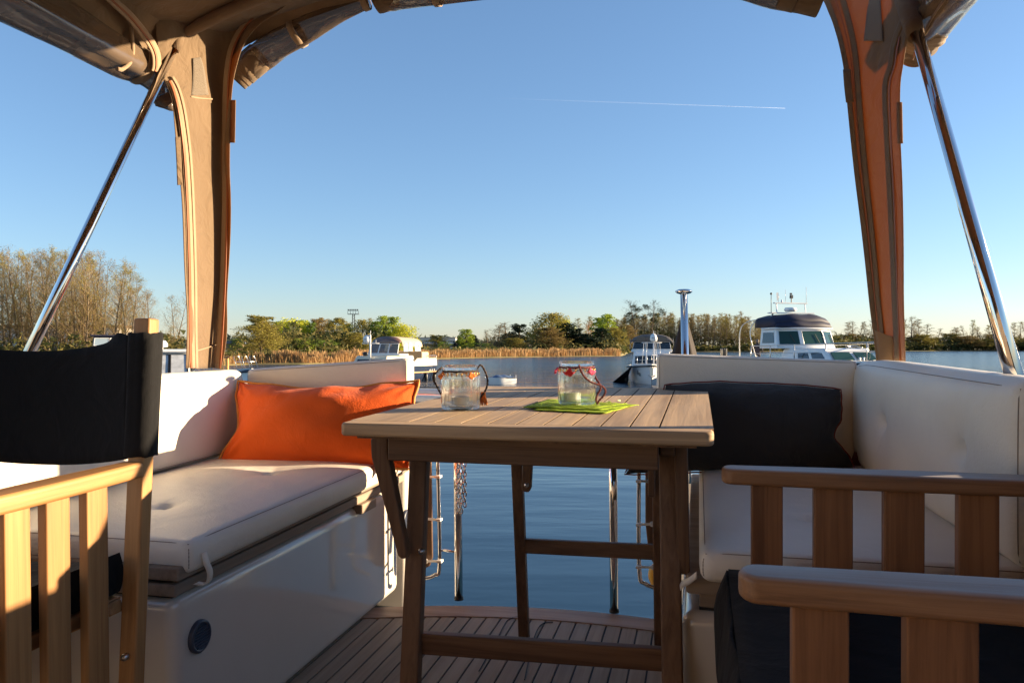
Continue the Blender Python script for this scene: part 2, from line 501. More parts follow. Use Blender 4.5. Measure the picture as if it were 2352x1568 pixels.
# bench lockers
def locker(u0, u1, v0, v1, top):
    m = MB(); m.bb(u0, u1, v0, v1, 0, top)
    return m.build('bench_locker', MAT['gelcoat'], yacht, bevel=.03, seg=4)
lk = locker(-1.80, -1.015, 1.325, 2.50, .368)
lr = locker(-.035, .62, 1.53, 2.62, .35)
def vent(parent, c, nrm):
    """round louvred vent; nrm = outward axis"""
    c = Vector(c); nrm = Vector(nrm)
    q = nrm.to_track_quat('Z', 'Y').to_matrix()
    m = MB(); m.lathe([(.034, -.004), (.034, .004), (.031, .007), (.027, .007), (.026, .001), (.0, .001)], 28, c, rot=q)
    v = m.build('vent', MAT['vent'], parent, smooth=True)
    m = MB()
    for i in range(-4, 5):
        h = .0058 * i; w = math.sqrt(max(.0001, .026 ** 2 - h * h))
        m.box(c + Vector((0, 0, h)) + nrm * .004, (.004 if abs(nrm.x) > .5 else 2 * w, 2 * w if abs(nrm.x) > .5 else .004, .0032), Matrix.Rotation(.5 * (1 if nrm.x > 0 else -1), 3, 'Y'))
    m.build('louvre', MAT['vent'], v)
vent(lk, at(458, 1460, u=-1.012), (1, 0, 0))
vent(lk, at(1209 / 1.0 - 276, 1192, u=-1.012), (1, 0, 0))
# teak hatch lids on the lockers: two layers with a shadow gap
m = MB()
m.bb(-1.78, -1.012, 1.32, 2.545, .373, .3985)
m.build('locker_lid', MAT['lid'], yacht, bevel=.004)
m = MB()
m.bb(-1.75, -1.0, 1.315, 2.56, .4065, .4345)
m.build('locker_lid', MAT['lid'], yacht, bevel=.005)
for q_ in ((-1.75, -1.03, 1.335, 2.49, .366, .409), (.0, .6, 1.555, 2.6, .34, .395)):
    m = MB(); m.bb(*q_); m.build('shadow_gap', MAT['caulk'], yacht)
m = MB()
m.box(at(838, 1168, u=-.995) + Vector((-.03, .04, 0)), (.055, .11, .03))
m.build('lid_stop', MAT['lid'], yacht, bevel=.004)
m = MB(); m.bb(.0, .62, 1.55, 2.6, .355, .385)
m.build('locker_lid', MAT['lid_x'], yacht, bevel=.004)
m = MB(); m.bb(-.025, .62, 1.525, 2.62, .388, .425)
m.build('locker_lid', MAT['lid_x'], yacht, bevel=.006)
# gate: two stout poles, two hoops, laced side boards
def gate_pole(xb, yb, xt):
    base = at(xb, yb, w=.0)
    base = Vector((base.x, 2.455, 0)); top = Vector((base.x - .004, 2.46, .66))
    m = MB(); m.tube([base + Vector((0, 0, .006)), top], .0135, 20)
    p = m.build('gate_pole', MAT['chrome'], yacht, smooth=True)
    m = MB(); m.tube([base + Vector((0, 0, .002)), base + Vector((0, 0, .011))], .0155, 20)
    m.build('pole_collar', MAT['rubber'], p, smooth=True)
    m = MB(); m.sphere(top, .016, 14, (1, 1, .6)); m.build('pole_cap', MAT['chrome'], p, smooth=True)
    return base
gb1 = gate_pole(1057, 1374, 1050)
gb2 = gate_pole(1415, 1392, 1410)
V = 2.47
a = at(1006, 1065, v=V); b = at(1010, 1290, v=V); c = at(998, 1320, v=V); d = at(970, 1328, v=V)
m = MB(); m.tube(spline([a + Vector((0, 0, .2)), a, b, c, d], 8), .0068, 12)
e = at(1010, 1262, v=V); m.tube([e, Vector((gb1.x, 2.46, e.z))], .0045, 8)
m.build('gate_hoop', MAT['chrome'], yacht, smooth=True)
a = at(1467, 1090, v=V); b = at(1468, 1305, v=V); c = at(1482, 1340, v=V); d = at(1530, 1355, v=V)
m = MB(); m.tube(spline([a + Vector((0, 0, .2)), a, b, c, d], 8), .0068, 12)
m.build('gate_hoop', MAT['chrome'], yacht, smooth=True)
def side_board(pts, ties):
    m = MB(); m.prism([at(x, y, v=2.50) for x, y in pts], (0, .012, 0))
    o = m.build('side_board', MAT['teak_z'], yacht, bevel=.004)
    for (x0, y0, x1, y1) in ties:
        p0, p1 = at(x0, y0, v=2.485), at(x1, y1, v=2.462)
        m = MB(); m.beam(p0, p1, .003, .0075); m.sphere(p0, .009, 10, (1, .5, 1)); m.beam(p1 + Vector((0, -.01, 0)), p1 + Vector((0, .014, 0)), .017, .0075)
        m.build('cable_tie', MAT['tie'], o)
side_board([(940, 1040), (990, 1040), (992, 1200), (993, 1280), (986, 1300), (970, 1308), (940, 1308)],
           [(978, 1095, 1007, 1094), (979, 1191, 1008, 1193), (978, 1288, 1010, 1288)])
side_board([(1560, 1060), (1482, 1060), (1482, 1200), (1490, 1275), (1503, 1298), (1530, 1310), (1560, 1310)],
           [(1492, 1105, 1467, 1104), (1498, 1203, 1467, 1204), (1500, 1302, 1467, 1301)])
# yellow buoy end behind the starboard board
m = MB(); m.sphere(at(1508, 1320, v=2.53), .034, 16, (.8, .8, 1.2))
tag(m.build('rescue_light', mat('yellow plastic', (.8, .42, .03), .4), None, smooth=True, frame=B), 'small yellow float behind the brown side board right of the gate', 'float')

# chain bunched on the port gate pole
m = MB()
def link(c, ax, r=.0085):
    c = Vector(c); ax = Matrix.Rotation(ax, 3, 'Z') @ Matrix.Rotation(random.uniform(-.35, .35), 3, 'X')
    pts = []
    for i in range(10):
        t = 2 * math.pi * i / 10
        pts.append(c + ax @ Vector((math.cos(t) * r * .62, 0, math.sin(t) * r * 1.25)))
    m.tube(pts, .0026, 6, closed=True)
z0 = at(1063, 1150, v=2.44).z
for k, (du, hi) in enumerate(((-.002, 12), (.012, 13), (.024, 11))):
    for i in range(hi):
        link((gb1.x + .006 + du, 2.432 - .003 * (k % 2), z0 - .03 + (.022 if k == 2 else 0) + i * .0165), (i % 2) * 1.57 + .3 * k)
tag(m.build('chain', MAT['chrome'], None, smooth=True, frame=B), 'short steel chain bunched against the left gate pole under the table', 'chain')

# ================================================================== upholstery
def cushion(name, label, cat, O, X, Y, Z, L, H, T, puff=.012, r=.02, buttons=(), warp=None, group=None, mt='vinyl', nx=36, ny=22, stitch=True, tuft=.016, gather=0.0, seed=0):
    """padded cushion: face X*L by Y*H, thickness T along Z (front is +Z)"""
    O, X, Y, Z = Vector(O), Vector(X).normalized(), Vector(Y).normalized(), Vector(Z).normalized()
    root = thing(name, label, cat, frame=B, group=group)
    def fin(x, y, z):
        if warp: x, y, z = warp(x, y, z)
        return O + X * x + Y * y + Z * z
    def soft(s, hi):                                  # sample spacing closer near the rims
        k = s * 2 - 1
        return (math.sin(k * math.pi / 2) * .35 + k * .65 + 1) / 2 * hi
    def push(x, y, z):
        cx = min(max(x, r), L - r); cy = min(max(y, r), H - r); rz = min(r, T / 2 - .001); cz = min(max(z, rz), T - rz)
        d = Vector((x - cx, y - cy, z - cz))
        if d.length > 1e-6: d = d.normalized() * min(r, d.length) if False else d.normalized() * r
        p = Vector((cx, cy, cz)) + Vector((d.x, d.y, d.z * rz / r))
        fx, fy = max(0, min(1, x / L)), max(0, min(1, y / H))
        if z > T * .5:
            e = (1 - (2 * fx - 1) ** 4) * (1 - (2 * fy - 1) ** 4)
            p.z += puff * e
            p.z += .0035 * e * noise.noise(Vector((x * 5 + seed, y * 5, seed)))
            for (bx, by) in buttons:
                q = ((x - bx) ** 2 + (y - by) ** 2)
                p.z -= tuft * math.exp(-q / (.018 ** 2)) + tuft * .5 * math.exp(-q / (.06 ** 2))
                # radiating pleats
                if q < .02:
                    an = math.atan2(y - by, x - bx)
                    p.z += .0016 * math.sin(an * 7 + seed) * math.exp(-q / .004) * min(1, q / .0004)
        if gather:
            p.z += gather * noise.noise(Vector((x * 9, y * 3 + seed, z * 9)))
        return fin(*p)
    m = MB()
    nz = 4
    m.grid(lambda a, b: push(soft(a, L), soft(b, H), T), nx, ny)
    m.grid(lambda a, b: push(soft(1 - a, L), soft(b, H), 0), nx, ny)
    m.grid(lambda a, b: push(soft(a, L), 0, soft(b, T)), nx, nz)
    m.grid(lambda a, b: push(soft(1 - a, L), H, soft(b, T)), nx, nz)
    m.grid(lambda a, b: push(0, soft(1 - a, H), soft(b, T)), ny, nz)
    m.grid(lambda a, b: push(L, soft(a, H), soft(b, T)), ny, nz)
    body = m.build('cover', MAT[mt], root, smooth=True)
    md = body.modifiers.new('weld', 'WELD'); md.merge_threshold = .0006
    if stitch:
        rz = min(r, T / 2 - .001)
        def seamloop(z, inset):
            pts = []; k = 14
            a, b, c, d = inset, L - inset, inset, H - inset
            for i in range(k): pts.append((a + (b - a) * i / k, c))
            for i in range(k): pts.append((b, c + (d - c) * i / k))
            for i in range(k): pts.append((b - (b - a) * i / k, d))
            for i in range(k): pts.append((a, d - (d - c) * i / k))
            return [push(x, y, z) for x, y in pts]
        m = MB(); m.tube(seamloop(T, r * .35), .0011, 5, closed=True)
        m.build('piping', MAT['seam'] if stitch is True else MAT[stitch], root)
        # stitched upright seams at the corners
        for (x, y) in ((0, 0), (L, 0), (0, H), (L, H)):
            m = MB(); m.tube([push(x, y, T * (.12 + .76 * i / 12)) for i in range(13)], [.0012 if i % 2 else .0006 for i in range(13)], 5)
            m.build('stitching', MAT['seam'], root)
    for (bx, by) in buttons:
        c = fin(bx, by, T + puff * (1 - (2 * bx / L - 1) ** 4) * (1 - (2 * by / H - 1) ** 4) - tuft * 1.38)
        q = (Z).to_track_quat('Z', 'Y').to_matrix()
        m = MB(); m.lathe([(.0105, -.003), (.0115, .001), (.0095, .0038), (.005, .0052), (.0001, .0056)], 14, c, rot=q)
        m.build('button', MAT[mt], root, smooth=True)
    return root

# port bench seat
def bseat(x, y, w=.488):
    p = at(x, y, w=w); return (p.y - 1.33, -(p.x + .985))
cushion('seat_cushion', 'long cream vinyl seat cushion on the left bench under the orange pillow', 'cushion',
        (-.985, 1.33, .4145), (0, 1, 0), (-1, 0, 0), (0, 0, 1), 1.19, .60, .066, r=.022,
        buttons=[bseat(378, 1160), bseat(619, 1084), (.05, .5)], seed=3, ny=56, nx=100)
# starboard bench seat
p = at(1157 * 1.0 + 703, 1203, w=.48)
cushion('seat_cushion', 'pale cream vinyl seat cushion on the right bench behind the slatted arm', 'cushion',
        (.0, 1.475, .425), (1, 0, 0), (0, 1, 0), (0, 0, 1), .62, 1.15, .06, r=.024, puff=.014,
        buttons=[(p.x, p.y - 1.475), (p.x, .75)], seed=5, nx=56, ny=90)
# port side back cushion (faces starboard, catches the sun)
p = at(398, 968, u=-1.55)
def wl(x, y, z): return x, y + .018 * (1 - x / 1.13) * (y / .31), z
cushion('back_cushion', 'sunlit white back cushion along the left side, left of the orange pillow', 'cushion',
        (-1.64, 1.33, .482), (0, 1, 0), (0, 0, 1), (1, 0, 0), 1.085, .288, .085, r=.03,
        buttons=[(p.y - 1.33, p.z - .482), (p.y - 1.33 - .42, p.z - .482)], seed=8, warp=wl, puff=.01, nx=90, ny=30)
# port aft back cushion (faces forward), top edge rises inboard
def wa(x, y, z): return x, y * (1 + .15 * x / .62), z
cushion('back_cushion', 'beige back cushion across the stern behind the orange pillow', 'cushion',
        (-1.565, 2.50, .482), (1, 0, 0), (0, 0, 1), (0, -1, 0), .615, .288, .07, r=.018, warp=wa, puff=.006, seed=11, buttons=())
# starboard aft back cushion
def wb(x, y, z): return x, y * (1 - .065 * x / .6), z
q0 = at(1505, 812, v=2.47); q1 = at(1962, 826, v=2.56)
ax = Vector((q1.x - q0.x, .06, 0)).normalized()
cushion('back_cushion', 'beige back cushion across the stern behind the charcoal pillow', 'cushion',
        (q0.x, 2.53, .482), ax, (0, 0, 1), Vector((ax.y, -ax.x, 0)), (q1.x - q0.x) * 1.005, q0.z - .482, .06, r=.016, warp=wb, puff=.004, seed=13)
# starboard side back cushion, bulging and buttoned
def ws(x, y, z): return x, y - .012 * math.exp(-(x / .12) ** 2) * (y / .3), z
b1 = at(2195, 1030, u=.50); b2 = at(2040, 972, u=.485)
def bpos(b): return ((2.60 - b.y) * 1.003, b.z - .478)
cushion('back_cushion', 'bulging cream vinyl back cushion along the right side with tufted buttons', 'cushion',
        (.565, 2.60, .478), (.06, -1, 0), (0, 0, 1), (-1, -.06, 0), 1.12, .335, .10, r=.034, warp=ws, puff=.03,
        buttons=[bpos(b1), bpos(b2)], seed=17, tuft=.026, nx=100, ny=40)
# tie straps of the seat cushions
m = MB()
a = at(468, 1290, u=-.985); 
pts = spline([a + Vector((0, 0, .02)), a + Vector((.006, 0, .0)), at(482, 1312, u=-.978), at(480, 1332, u=-.985), at(470, 1340, u=-.99), at(450, 1338, u=-.995)], 5)
m.grid(lambda s, t: pts[min(int(s * (len(pts) - 1)), len(pts) - 1)] + Vector((0, -.009 + .018 * t, 0)), len(pts) - 1, 1)
tag(m.build('tie_strap', MAT['vinyl'], None, smooth=True, frame=B, solid=.002), 'pale vinyl tie strap hanging below the left seat cushion corner', 'strap')
m = MB()
pts2 = spline([at(1600, 1320, v=1.49), at(1583, 1333, v=1.50), at(1568, 1340, v=1.52), at(1561, 1352, v=1.53)], 5)
m.grid(lambda s, t: pts2[min(int(s * (len(pts2) - 1)), len(pts2) - 1)] + Vector((0, 0, -.007 + .014 * t)), len(pts2) - 1, 1)
tag(m.build('tie_strap', MAT['vinyl'], None, smooth=True, frame=B, solid=.002), 'pale tie strap at the near left corner of the right seat cushion', 'strap')

# ================================================================== pillows
def pillow(name, label, C, X, Y, Z, Wd, Hh, T, mt, pipe, seed=0, sag=.03, ears=.10, rmap=None, wrinkle=.010, pr_=.0042, pz=.004):
    C, X, Y, Z = Vector(C), Vector(X).normalized(), Vector(Y).normalized(), Vector(Z).normalized()
    root = thing(name, label, 'pillow', frame=B)
    def edge(a, b):
        """a,b in -1..1 -> outline bowed in between the four corners"""
        x = a * Wd / 2 * (1 - ears * .5 * (1 - b * b))
        y = b * Hh / 2 * (1 - ears * (1 - a * a) * (1.0 if b > 0 else .35))
        if b > 0: y += -sag * (1 - a * a) * b
        y += .006 * noise.noise(Vector((a * 4, b * 2, seed + 3))) * abs(b)
        x += .006 * noise.noise(Vector((b * 4, a * 2, seed + 9))) * abs(a)
        if rmap: x, y = rmap(a, b, x, y)
        return x, y
    def wr(a, b):
        e = (1 - a * a) * (1 - b * b)
        w = 0
        for k, (ca, cb) in enumerate(((-1, 1), (1, 1), (-1, -1), (1, -1))):       # folds fanning from corners
            dx, dy = (a - ca) * Wd, (b - cb) * Hh
            q = math.hypot(dx, dy); an = math.atan2(dy, dx)
            w += math.sin(an * 11 + k * 2 + seed) * math.exp(-(q / .13) ** 2) * min(1, q / .03)
        # hanging folds from the top edge
        w += 1.2 * max(0, b) * noise.noise(Vector((a * 5.5 - b * 1.6 + seed, b * .8, seed)))
        w += .9 * noise.noise(Vector((a * 2.2 + seed, b * 2.2, 5)))
        return wrinkle * w * min(1, e * 6)
    def P(a, b, sgn):
        x, y = edge(a, b)
        t = T / 2 * (max(0, 1 - a * a) ** .55) * (max(0, 1 - b * b) ** .60)
        z = sgn * t + (wr(a, b) if sgn > 0 else 0)
        return C + X * x + Y * y + Z * z
    def s(t):
        k = 2 * t - 1
        return math.sin(k * math.pi / 2) * .6 + k * .4
    m = MB()
    m.grid(lambda i, j: P(s(i), s(j), 1), 72, 44)
    m.grid(lambda i, j: P(s(1 - i), s(j), -1), 40, 24)
    m.build('cover', MAT[mt], root, smooth=True)
    pts = []
    k = 26
    for i in range(k): pts.append((-1 + 2 * i / k, -1))
    for i in range(k): pts.append((1, -1 + 2 * i / k))
    for i in range(k): pts.append((1 - 2 * i / k, 1))
    for i in range(k): pts.append((-1, 1 - 2 * i / k))
    m = MB(); m.tube([P(a * 1.0, b, 1) + (X * a * .004 if abs(a) > .999 else Y * b * .004) + Z * pz for a, b in pts], pr_, 8, closed=True)
    m.build('piping', MAT[pipe], root, smooth=True)
    return root
# orange pillow leaning on the port aft cushion; its lower left corner juts forward
tl = at(553, 878, v=2.36); tr = at(958, 872, v=2.40); bl = at(496, 1066, v=2.20); br = at(940, 1078, v=2.27)
C = (tl + tr + bl + br) / 4
def orient(a, b, x, y): return x, y
X = ((tr + br) - (tl + bl)).normalized(); Y = ((tl + tr) - (bl + br)).normalized(); Z = X.cross(Y).normalized(); Y = Z.cross(X).normalized()
def quad(a, b, x, y, c4=None):
    return x, y
def mapper(c4, C, X, Y):
    loc = [((p - C).dot(X), (p - C).dot(Y)) for p in c4]     # tl tr br bl
    def f(a, b, x, y, Wd, Hh):
        s, t = x / Wd + .5, y / Hh + .5
        tlx, trx, brx, blx = loc
        px = (blx[0] * (1 - s) + brx[0] * s) * (1 - t) + (tlx[0] * (1 - s) + trx[0] * s) * t
        py = (blx[1] * (1 - s) + brx[1] * s) * (1 - t) + (tlx[1] * (1 - s) + trx[1] * s) * t
        return px, py
    return f
mf = mapper((tl, tr, br, bl), C, X, Y)
def blf(a, b, x, y):                          # the seat pushes the bottom edge straight; the left side waists in
    x, y = mf(a, b, x, y, .6, .3)
    x += .035 * math.exp(-((b + .15) / .5) ** 2) * max(0, -a) ** 2
    return x, y
pillow('throw_pillow', 'bright orange linen throw pillow with ochre piping on the left bench', C + Z * -.0, X, Y, -Z if Z.y > 0 else Z, .6, .3, .23, 'orange', 'orange_pipe', seed=2.3, rmap=blf, ears=.06, sag=.022, wrinkle=.013)
tl = at(1560, 890, v=2.40); tr = at(1932, 893, v=2.45); bl = at(1438, 1088, v=2.30); br = at(1958, 1076, v=2.42)
tl = at(1530, 884, v=2.40)
C = (tl + tr + bl + br) / 4
X = ((tr + br) - (tl + bl)).normalized(); Y = ((tl + tr) - (bl + br)).normalized(); Z = X.cross(Y).normalized(); Y = Z.cross(X).normalized()
mf2 = mapper((tl, tr, br, bl), C, X, Y)
def blf2(a, b, x, y):
    x, y = mf2(a, b, x, y, .6, .3)
    if a > 0: x += -.035 * math.exp(-((b + .2) / .35) ** 2) * a * a
    return x, y
pillow('throw_pillow', 'charcoal throw pillow with thin rust red piping on the right bench', C, X, Y, -Z if Z.y > 0 else Z, .6, .3, .24, 'char', 'red_pipe', seed=6.1, rmap=blf2, ears=.05, sag=-.02, wrinkle=.006, pr_=.0022, pz=-.004)
m = MB(); m.box(at(1968, 1058, v=2.47), (.03, .006, .05), Matrix.Rotation(.3, 3, 'Y'))
tag(m.build('fabric_tab', mat('dark red tab', (.08, .012, .012), .8), None, bevel=.002, frame=B), 'dark red fabric tab wedged in the bench corner beside the charcoal pillow', 'tab')

# ================================================================== the folding table
TB = .72
table = thing('folding_table', 'folding teak table with a slatted top in the middle of the deck', 'table', frame=B)
tu0, tu1, tv0, tv1 = -.692, .026, 1.395, 2.455
def rounded(u0, u1, v0, v1, r, z, n=6, corners=(1, 1, 1, 1)):
    out = []
    for (cx, cy, a0, on) in ((u0 + r, v0 + r, 180, corners[0]), (u1 - r, v0 + r, 270, corners[1]), (u1 - r, v1 - r, 0, corners[2]), (u0 + r, v1 - r, 90, corners[3])):
        for i in range(n + 1):
            a = R(a0 + 90 * i / n); out.append(Vector((cx + r * math.cos(a), cy + r * math.sin(a), z)))
    return out
# frame rails
fw = .052
m = MB()
m.prism(rounded(tu0, tu1, tv0, tv0 + fw, .016, TB - .026, corners=(1, 1, 0, 0)), (0, 0, .026))
m.build('tabletop_rail', MAT['teaktop_x'], table, bevel=.006, seg=3)
m = MB()
m.prism(rounded(tu0, tu1, tv1 - .036, tv1, .016, TB - .026), (0, 0, .026))
m.build('tabletop_rail', MAT['teaktop_x'], table, bevel=.006, seg=3)
m = MB()
gx = [at(x, y, w=TB).x for x, y in ((1518.8, 970.3), (1453.8, 968.6), (1083.5, 961.6))]
pitch = (gx[0] - gx[2]) / 7
edges = [tu0] + [gx[0] - pitch * k for k in range(9, -1, -1)] + [tu1]
for i in range(len(edges) - 1):
    a = edges[i] + (0.0018 if i else 0); b = edges[i + 1] - (0.0018 if i < len(edges) - 2 else 0)
    m.bb(a, b, tv0 + fw + .0005, tv1 - .0365, TB - .024 - .0001 * (i % 2), TB - .0004)
m.build('tabletop_slats', MAT['teaktop'], table)
m = MB(); m.bb(tu0 + .03, tu1 - .03, tv0 + .02, tv1 - .02, TB - .032, TB - .0265)
m.build('tabletop_underside', MAT['teak_y'], table)
m = MB()  # dark strips drawn in for the shade between the slats
for e_ in edges[1:-1]: m.bb(e_ - .0022, e_ + .0022, tv0 + fw + .002, tv1 - .038, TB - .020, TB - .0009)
m.build('groove_shade', mat('painted groove shade', (.03, .02, .015), 1.0, spec=.02), table)
# aprons
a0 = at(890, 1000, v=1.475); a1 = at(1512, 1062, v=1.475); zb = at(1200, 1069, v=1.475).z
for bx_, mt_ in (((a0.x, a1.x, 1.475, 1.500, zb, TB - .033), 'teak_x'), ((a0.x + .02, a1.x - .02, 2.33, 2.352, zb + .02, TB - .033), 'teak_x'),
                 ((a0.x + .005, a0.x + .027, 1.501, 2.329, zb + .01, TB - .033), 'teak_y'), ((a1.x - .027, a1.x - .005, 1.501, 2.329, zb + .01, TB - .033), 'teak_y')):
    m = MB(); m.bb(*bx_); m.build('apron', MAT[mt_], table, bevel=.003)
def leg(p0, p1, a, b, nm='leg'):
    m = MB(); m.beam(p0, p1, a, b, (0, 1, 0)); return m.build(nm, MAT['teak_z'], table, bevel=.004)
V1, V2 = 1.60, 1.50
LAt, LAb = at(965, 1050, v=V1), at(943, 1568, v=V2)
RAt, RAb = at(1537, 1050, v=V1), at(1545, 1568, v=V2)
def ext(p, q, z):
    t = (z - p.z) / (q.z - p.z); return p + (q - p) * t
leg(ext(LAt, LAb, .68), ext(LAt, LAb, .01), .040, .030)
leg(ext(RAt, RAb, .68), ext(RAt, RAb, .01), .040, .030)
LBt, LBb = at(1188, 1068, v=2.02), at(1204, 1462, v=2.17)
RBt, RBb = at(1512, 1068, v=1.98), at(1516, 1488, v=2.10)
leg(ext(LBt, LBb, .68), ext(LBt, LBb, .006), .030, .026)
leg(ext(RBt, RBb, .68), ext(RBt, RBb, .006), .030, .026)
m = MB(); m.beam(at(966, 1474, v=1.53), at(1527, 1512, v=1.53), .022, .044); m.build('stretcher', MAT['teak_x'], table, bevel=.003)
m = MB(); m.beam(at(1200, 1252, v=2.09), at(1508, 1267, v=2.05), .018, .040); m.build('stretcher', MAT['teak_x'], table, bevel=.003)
# folding side braces
def brace(pts, v, th, bolt=None):
    m = MB(); m.prism([at(x, y, v=v) for x, y in pts], (0, th, 0))
    o = m.build('fold_brace', MAT['teak_z'], table, bevel=.004)
    return o
brace([(850, 1008), (862, 1002), (884, 1003), (890, 1010), (890, 1040), (932, 1262), (932, 1283), (920, 1284), (913, 1276), (852, 1050)], 1.50, .028)
brace([(1551, 1020), (1558, 1014), (1574, 1014), (1579, 1022), (1580, 1060), (1585, 1312), (1580, 1322), (1562, 1318), (1556, 1300), (1549, 1060)], 1.54, .026)
m = MB(); m.prism([at(x, y, v=1.535) for x, y in ((1516, 1022), (1551, 1022), (1551, 1048), (1516, 1046))], (0, .03, 0))
m.build('fold_brace', MAT['teak_x'], table, bevel=.003)
brace([(1200, 1062), (1222, 1062), (1219, 1120), (1214, 1131), (1200, 1129), (1197, 1118)], 1.98, .02)
brace([(1488, 1070), (1504, 1070), (1504, 1144), (1488, 1140)], 1.94, .02)
for (x, y, v) in ((967, 1266, 1.525), (1209, 1114, 1.975)):
    p = at(x, y, v=v); m = MB(); m.lathe([(.0001, -.0045), (.005, -.003), (.0065, 0), (.0065, .006)], 16, p, rot=Matrix.Rotation(-math.pi / 2, 3, 'X'))
    m.build('bolt', MAT['steel'], table, smooth=True)

# ================================================================== lantern jars, napkins
def jar(label, x, y, height_px, cordm, tassels, sc=1.0, handle=None, tealight_off=(.0, .0), extra=None, z=TB):
    base = at(x, y, w=z); _d = Vector((base.x, base.y, 0)).normalized(); base += _d * .045
    root = thing('lantern_jar', label, 'jar', loc=base, frame=B, absolute=False)
    Rj, H = .0448 * sc, .102 * sc
    rib = lambda an, zz: 1 + (.009 * math.sin(an * 22) if .012 < zz < .076 else 0)
    prof = [(.0001, .004), (Rj * .8, .003), (Rj * .93, .0015), (Rj, .008), (Rj, .016), (Rj, .04), (Rj, .06), (Rj * .995, .074), (Rj * .95, .081), (Rj * .865, .086), (Rj * .86, .090), (Rj * .86, .094), (Rj * .92, .0955), (Rj * .935, .0985), (Rj * .92, H - .0005), (Rj * .87, H),
            (Rj * .83, H - .002), (Rj * .80, .093), (Rj * .80, .087), (Rj * .90, .078), (Rj * .945, .070), (Rj * .945, .04), (Rj * .945, .012), (Rj * .86, .008), (.0001, .008)]
    m = MB(); m.lathe(prof, 156, fr=lambda an, zz: rib(an, zz))
    m.build('glass', MAT['glass'], root, smooth=True)
    # neck cord and beads
    nz = .0885; rn = Rj * .9
    m = MB(); m.tube([(rn * math.cos(a), rn * math.sin(a), nz + .0008 * math.sin(9 * a)) for a in [2 * math.pi * i / 48 for i in range(48)]], .0022, 7, closed=True)
    m.build('neck_cord', MAT[cordm], root, smooth=True)
    for i in range(24):
        a = 2 * math.pi * i / 24 + .1
        m = MB(); m.sphere((rn * 1.05 * math.cos(a), rn * 1.05 * math.sin(a), nz - .005 - .001 * (i % 2)), .0026, 8); m.sphere((rn * 1.06 * math.cos(a), rn * 1.06 * math.sin(a), nz - .0095 - .001 * (i % 2)), .002, 8)
        m.build('bead', MAT['gold'], root, smooth=True)
    for (a, tm, s2) in tassels:
        a = R(a); c = Vector((rn * 1.12 * math.cos(a), rn * 1.12 * math.sin(a), nz - .001)); side = Vector((-math.sin(a), math.cos(a), 0)); outv = Vector((math.cos(a), math.sin(a), 0))
        m = MB(); rr = random.Random(int(a * 100))
        for k in range(60):
            t = rr.uniform(-1, 1); o2 = rr.uniform(0, 1)
            tip = c + side * (t * .0125 * s2) + outv * (.004 + .004 * o2) + Vector((0, 0, -(.0165 - .0095 * t * t) * s2 * rr.uniform(.85, 1.05)))
            mid = c + side * (t * .007 * s2) + outv * (.003 + .003 * o2) + Vector((0, 0, -.008 * s2))
            m.tube([c + Vector((0, 0, -.001)), mid, tip], [.0012, .0014, .0008], 4)
        m.sphere(c + Vector((0, 0, -.004 * s2)), .0042 * s2, 8)
        m.build('tassel', MAT[tm], root, smooth=True)
    # handle cord, given in picture rows/columns of its own upright plane
    if handle:
        for (pts, dv) in handle:
            P = [at(px, py, v=base.y + d) - base for px, py, d in pts]
            sp = spline(P, 8)
            m = MB()
            for k in range(2):        # two twisted strands
                q = []
                for i, p in enumerate(sp):
                    a = i * .9 + k * math.pi
                    q.append(p + Vector((math.cos(a), math.sin(a) * .6, math.sin(a))) * .0011)
                m.tube(q, .0016, 6)
            m.build('handle_cord', MAT[cordm], root, smooth=True)
    if extra: extra(root, base)
    # tealight
    tl = thing('tealight', extra_label[x], 'candle', loc=base + Vector((tealight_off[0], tealight_off[1], .0085)), frame=B)
    m = MB(); m.lathe([(.0001, 0), (.0200, 0), (.0205, .002), (.0207, .0195), (.0212, .020), (.0202, .0195), (.0201, .003), (.0001, .003)], 40)
    m.build('cup', MAT['alu'], tl, smooth=True)
    m = MB(); m.lathe([(.0199, .003), (.0199, .0165), (.017, .0178), (.006, .017), (.0001, .016)], 32)
    w = m.build('wax', MAT['wax'], tl, smooth=True)
    m = MB(); m.tube([(0, 0, .013), (.0005, 0, .019)], .0007, 5); m.build('wick', MAT['caulk'], w)
    return root
extra_label = {1058: 'tealight candle inside the left jar with orange tassels', 1325: 'tealight candle inside the right jar on the lime napkins'}
def ex1(root, base):
    rr = random.Random(4); m = MB(); c = at(1110, 900, v=base.y + .03) - base
    for k in range(60):
        m.tube([c + Vector((rr.uniform(-.004, .004), rr.uniform(-.004, .004), 0)), c + Vector((rr.uniform(-.009, .009), rr.uniform(-.008, .008), -rr.uniform(.02, .032)))], [.0012, .0008], 4)
    m.build('tassel', MAT['tas_orange'], root, smooth=True)
jar('ribbed glass lantern jar with orange tassels and dark cord, left on the table', 1058, 944, 0, 'cordbrown', [(225, 'tas_orange', 1.0), (-42, 'tas_orange', .95), (95, 'tas_orange', .9)],
    handle=[([(1016, 843, 0), (1008, 850, -.01), (996, 862, -.02), (996, 872, -.02), (1004, 888, -.02), (1013, 905, -.01)], 0),
            ([(1096, 846, 0), (1104, 838, .005), (1113, 850, .01), (1120, 872, .012), (1117, 892, .014), (1107, 908, .016), (1098, 922, .018)], 0)],
    tealight_off=(.002, -.004), extra=ex1)
